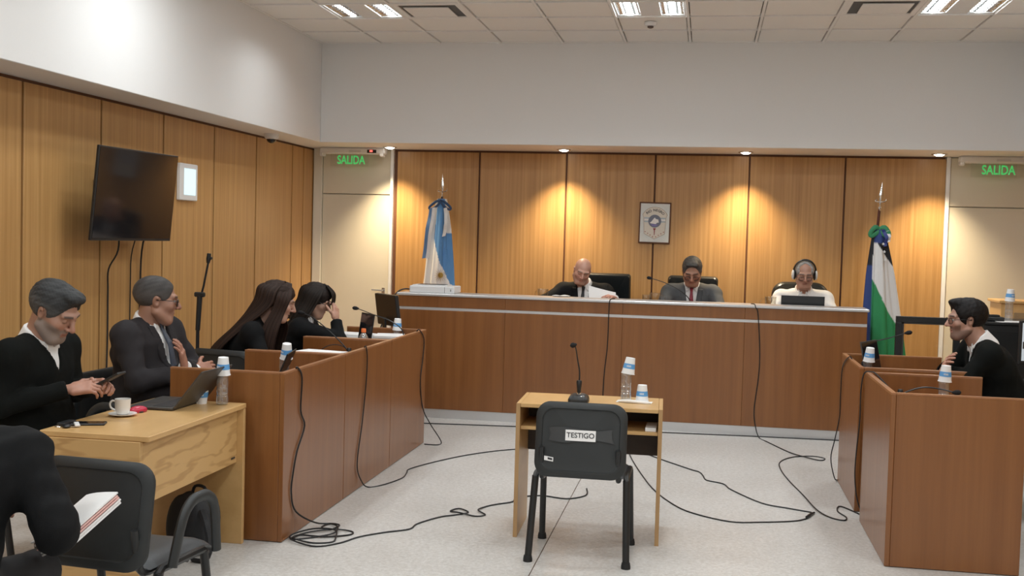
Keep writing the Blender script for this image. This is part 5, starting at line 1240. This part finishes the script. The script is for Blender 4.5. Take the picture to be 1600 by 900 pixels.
# --- women at the left desks (face +x)
P3 = dict(pelvis=(0, 0, .56), neck=(0, .23, 1.05), head=(0, .355, 1.195), head_s=1.06, head_rot=(18, 16, 0), skin=(.50, .30, .22), wide=.95, jaw=.85, bulk=.86, sw=.165, hair=(.024, .012, .008), hair_t=.014, hairline=-.02, hair_low=-.10, brow=(.03, .02, .015), eyes='down', top='jacket', top_mat='suit_black', armw=.85, vdepth=.3, shirt_mat='suit_black',
          elR=(.22, .33, .80), wrR=(.10, .55, .80), elL=(-.22, .34, .80), wrL=(-.08, .56, .80), seed=7)
w1, M3 = person('person', 'woman with very long brown hair in black jacket bending over the desk', (-3.165, 7.02, 0), -84, P3, (.0045, .0042, .009))
def catmull(P, n):
    out = []; L = len(P)
    for i in range(L-1):
        p0, p1, p2, p3 = P[max(i-1, 0)], P[i], P[i+1], P[min(i+2, L-1)]
        for j in range(n):
            t = j/n; out.append(.5*((2*p1)+(p2-p0)*t+(2*p0-5*p1+4*p2-p3)*t*t+(3*p1-p0-3*p2+p3)*t**3))
    out.append(P[-1]); return np.array(out)
def hair_sheet(body, paths, col, name='hair_fall', thick=.012, amp=.0022, seed=3):
    # a lock of hair: smooth sheet through guide strands, grooved along the strands
    G = catmull(np.array([catmull(np.array(p), 7) for p in paths]), 5); nu, nv = G.shape[:2]; rr = np.random.RandomState(seed)
    du = np.gradient(G, axis=0); dv = np.gradient(G, axis=1); N = np.cross(du, dv); N /= np.linalg.norm(N, axis=-1, keepdims=True)+1e-9
    if ((G-G.mean((0, 1)))*N).sum() < 0: N = -N
    uu = np.arange(nu)[:, None]; vv = np.linspace(0, 1, nv)[None]; ph = rr.uniform(0, 6, 4)
    rel = amp*(np.sin(uu*1.9+ph[0]+2*vv)+.8*np.sin(uu*.83+ph[1]-1.5*vv)+.7*np.sin(uu*3.1+ph[2]))*np.minimum(1, vv*4+.15)
    O = G+N*rel[..., None]; I = G-N*(thick*(1-.5*vv)[..., None]); O[:, -1, 2] += rr.uniform(-.012, .012, nu)
    v = np.concatenate([O.reshape(-1, 3), I.reshape(-1, 3)]); K = nu*nv; ix = lambda i, j: i*nv+j; f = []
    for i in range(nu-1):
        for j in range(nv-1): f.append((ix(i, j), ix(i+1, j), ix(i+1, j+1), ix(i, j+1))); f.append((K+ix(i, j), K+ix(i, j+1), K+ix(i+1, j+1), K+ix(i+1, j)))
    for j in range(nv-1): f.append((ix(0, j), ix(0, j+1), K+ix(0, j+1), K+ix(0, j))); f.append((ix(nu-1, j+1), ix(nu-1, j), K+ix(nu-1, j), K+ix(nu-1, j+1)))
    for i in range(nu-1): f.append((ix(i+1, 0), ix(i, 0), K+ix(i, 0), K+ix(i+1, 0))); f.append((ix(i, nv-1), ix(i+1, nv-1), K+ix(i+1, nv-1), K+ix(i, nv-1)))
    st = 1+.35*np.sin(uu*2.3+ph[3])+.25*np.sin(uu*5.1)+0*vv; c = np.repeat(st.reshape(-1, 1), 3, 1)*np.array(col); c = np.concatenate([c, c*.7])
    return link(name, np_mesh([(v, np.array(f), 0, np.clip(c, .002, 1))], ['hair']), body)
def hp(M, *p): return xf(np.array(p, float)[None], M)[0]
rs = np.random.RandomState(4); paths = []
for i in range(15):
    a = (i/14-.5)*3.0; sx = math.sin(a); cy = -math.cos(a)
    p0 = hp(M3, .022*sx, .0, .136); p1 = hp(M3, .098*sx, -.018+.122*cy, .065); p2 = hp(M3, .104*sx, -.028+.118*cy, -.045)
    p3 = V3(.155*sx, .155-.085*abs(cy)+(.03 if abs(a) > 1.1 else 0), 1.03); p4 = V3(.180*sx, .035-.115*abs(cy), .88); p5 = V3(.175*sx, -.07-.10*abs(cy), .70)
    paths.append([p0, p1, p2, p3, p4, p5])
hair_sheet(w1, paths, (.026, .013, .0085))
for s in (-1, 1):
    paths = []
    for i in range(6):
        paths.append([hp(M3, s*.008, .045-.008*i, .134), hp(M3, s*.094, .066-.018*i, .05), hp(M3, s*.098, .060-.016*i, -.05), V3(s*(.118+.004*i), .395-.022*i, 1.02), V3(s*(.122+.005*i), .37-.022*i, .90), V3(s*(.112+.005*i), .36-.018*i, .80)])
    hair_sheet(w1, paths, (.030, .015, .010), 'hair_lock', .010, .0018, 8+s)
P4 = dict(pelvis=(0, 0, .56), neck=(0, .20, 1.0), head=(0, .30, 1.14), head_s=1.04, head_rot=(24, 0, 0), skin=(.50, .30, .22), wide=.95, jaw=.85, bulk=.86, sw=.165, hair=(.018, .012, .010), hair_t=.014, hairline=-.022, hair_low=-.10, brow=(.03, .02, .015), eyes='down', top='jacket', top_mat='suit_black', armw=.85, vdepth=.26,
          elR=(.14, .50, .86), wrR=(.055, .455, 1.0), handR=dict(dir=(-.35, -.08, .93), n=(.35, .9, .1), curl=.5, spread=.03), elL=(-.22, .34, .80), wrL=(-.06, .52, .80), seed=8)
w2, M4 = person('person', 'woman with shoulder-length dark hair and fringe holding her hand to her face', (-3.23, 8.10, 0), -80, P4, (.0045, .0042, .009)); add_glasses(w2, M4)
paths = []
for i in range(17):
    a = (i/16-.5)*3.9; sx = math.sin(a); cy = -math.cos(a)
    paths.append([hp(M4, .022*sx, .005, .136), hp(M4, .100*sx, -.016+.122*cy, .06), hp(M4, .110*sx, -.02+.116*cy, -.05), hp(M4, .122*sx, -.03+.115*cy, -.125), hp(M4, .112*sx+rs.uniform(-.008, .008), -.04+.105*cy, -.20)])
hair_sheet(w2, paths, (.015, .010, .0075), 'bobbed_hair', .012, .0026, 5)
hair_sheet(w2, [[hp(M4, x*.5, .02, .137), hp(M4, x, .088, .100), hp(M4, x*1.12, .112, .050), hp(M4, x*1.15, .114, .028)] for x in np.linspace(-.065, .065, 8)], (.015, .010, .0075), 'fringe', .008, .0018, 6)
# --- judges behind the bench (face the room, -y), on the platform
Z0 = .20
P5 = dict(pelvis=(0, 0, .55), neck=(-.03, .14, 1.02), head=(-.015, .235, 1.165), head_rot=(24, 10, -14), skin=(.55, .31, .235), bulk=1.08, sw=.20, brow=(.28, .22, .18), beard=((.42, .27, .21), .35), eyes='down', top='jacket', top_mat='suit_black', tie='tie_black', armw=1.08, vdepth=.36, shirt_cuffs=True,
          elR=(.34, .30, .86), wrR=(.23, .53, .815), handR=dict(curl=.4), elL=(-.31, .28, .87), wrL=(-.355, .47, .925), handL=dict(dir=(.35, .75, .2), n=(-.2, .1, .95), curl=.5), seed=11)
j1, M5 = person('person', 'bald man in black suit and black tie reading a paper', (-1.185, 10.86, Z0), 180, P5, (.0045, .0045, .010))
pp = tag(MB().grid(lambda u, v: ((u-.5)*.25, .02*math.sin(2.5*u)+.03*v, (v-.5)*.17-.055*(u-.5)), 10, 6, .0008).obj('held_paper', 'paper', None, True), 'white paper sheet held by the bald man', 'paper'); pp.location = (-.945, 10.335, 1.135); pp.rotation_euler = (math.radians(-14), 0, math.radians(4))
tag(MB().grid(lambda u, v: ((u-.5)*.16, (v-.5)*.10, .006*math.sin(7*u)*math.sin(5*v)+.008), 10, 6, .001).obj('crumpled_paper', 'tissue', None, True), 'crumpled white paper before the bald man', 'paper').location = (-1.30, 10.12, 1.139)
P6 = dict(pelvis=(0, 0, .55), neck=(0, .12, 1.045), head=(0, .230, 1.195), head_s=1.08, head_rot=(30, 0, 0), skin=(.42, .22, .15), bulk=1.05, sw=.20, hair=(.075, .070, .066), hair_side=(.15, .145, .14), hair_t=.009, hairline=.024, quiff=True, hair_low=-.05, brow=(.05, .04, .035), eyes='down', top='jacket', top_mat='suit_grey', tie='tie_red', armw=1.08, vdepth=.36, shirt_cuffs=True,
          elR=(.27, .26, .85), wrR=(.15, .52, .81), elL=(-.27, .26, .85), wrL=(-.15, .52, .81), seed=12)
j2, M6 = person('person', 'grey-haired man in grey suit and red tie looking down', (-.13, 10.86, Z0), 180, P6, (.0045, .0045, .010)); add_glasses(j2, M6, low=.012)
P7 = dict(pelvis=(0, 0, .55), neck=(0, .09, 1.035), head=(0, .175, 1.195), head_rot=(14, 0, 0), head_s=1.02, skin=(.45, .25, .18), bulk=1.08, sw=.205, hair=(.32, .31, .30), hair_t=.007, recede=True, hair_low=-.03, hair_rough=.001, brow=(.12, .10, .09), eyes='down', top='shirt', top_mat='shirt_white', armw=1.02,
          elR=(.27, .24, .85), wrR=(.13, .50, .80), elL=(-.27, .24, .85), wrL=(-.13, .50, .80), seed=13, fold=.006)
j3, M7 = person('person', 'man in white shirt wearing glasses and large headphones', (.905, 10.86, Z0), 180, P7, (.0045, .0045, .010)); add_glasses(j3, M7, low=.010)
hpn = thing('headphones', 'white and black headphones worn by the man in the white shirt', 'headphones', (.905, 10.86, Z0), 180)
def hx(m): m.v = [tuple(xf(np.array(v)[None], M7)[0]) for v in m.v]; return m
hx(MB().tube([(.098*math.sin(a), -.012, .03+.108*math.cos(a)) for a in np.linspace(-1.62, 1.62, 22)], .0085, 8, flat=1.6)).obj('headband', 'black_plastic', hpn, True)
for s in (-1, 1):
    hx(MB().ball((s*.102, -.010, -.004), (.016, .036, .046), 16, 10)).obj('ear_cup', 'white_plastic', hpn, True); hx(MB().ball((s*.088, -.006, -.004), (.013, .038, .048), 16, 10)).obj('ear_pad', 'black_plastic', hpn, True)
# --- man leaning on the right desk (faces -x)
P8 = dict(pelvis=(0, 0, .56), neck=(0, .235, 1.075), head=(0, .335, 1.222), head_rot=(4, 4, 0), head_s=1.04, skin=(.47, .27, .20), wide=.98, bulk=1.12, belly=.03, sw=.20, hair=(.0075, .006, .006), hair_t=.018, quiff=True, hair_low=-.05, hair_rough=.002, hairline=.008, beard=((.06, .04, .033), .6), beard_drop=.03, brow=(.02, .015, .012), eyes='open', top='sweater', top_mat='sweater_black', armw=1.04,
          elR=(.21, .39, .86), wrR=(-.04, .46, .915), handR=dict(dir=(-.85, .1, .45), n=(.2, .9, .3), curl=.3, spread=.15), elL=(-.20, .36, .875), wrL=(.05, .43, .885), handL=dict(dir=(.95, .15, .0), n=(0, .9, .4), curl=.35), seed=15)
m8, M8 = person('person', 'dark-haired man with glasses in black sweater leaning on crossed arms', (1.97, 7.47, 0), 92, P8, (.0042, .0038, .009)); add_glasses(m8, M8)
# --- foreground person with papers (faces +y)
P9 = dict(pelvis=(0, 0, .56), neck=(-.04, .26, .985), head=(-.15, .36, 1.10), head_rot=(34, 16, -10), skin=(.46, .27, .19), bulk=1.0, sw=.195, hair=(.05, .035, .025), hair_t=.016, hair_low=-.06, eyes='down', top='jacket', top_mat='suit_black', armw=1.12, vdepth=.3,
          elR=(.31, .17, .71), wrR=(.20, .42, .69), handR=dict(dir=(-.2, .9, .1), n=(.4, .1, .9), curl=.5), elL=(-.28, .16, .78), wrL=(-.10, .38, .74), seed=17, fold=.010)
m9, M9 = person('person', 'person in black jacket bent over papers beside the empty armchair', (-2.25, 2.93, 0), 6, P9, (.0045, .0042, .009))
t = thing('paper_bundle', 'thick bundle of white and pink papers held over the lap', 'papers', (-2.01, 3.36, .655), -14); t.rotation_euler = (math.radians(30), math.radians(-16), math.radians(-30)); t.scale = (.9, .8, 1)
for k in range(9):
    mt = 'pink_paper' if k in (3, 4, 6) else 'paper'
    MB().grid(lambda u, v, k=k: ((u-.5)*.21+.002*k*(-1)**k, (v-.5)*.29+.003*(k % 3), .0062*k+.012*math.sin(2.2*u+.15*k)), 8, 4, .0052).obj('sheet_layer', mt, t)
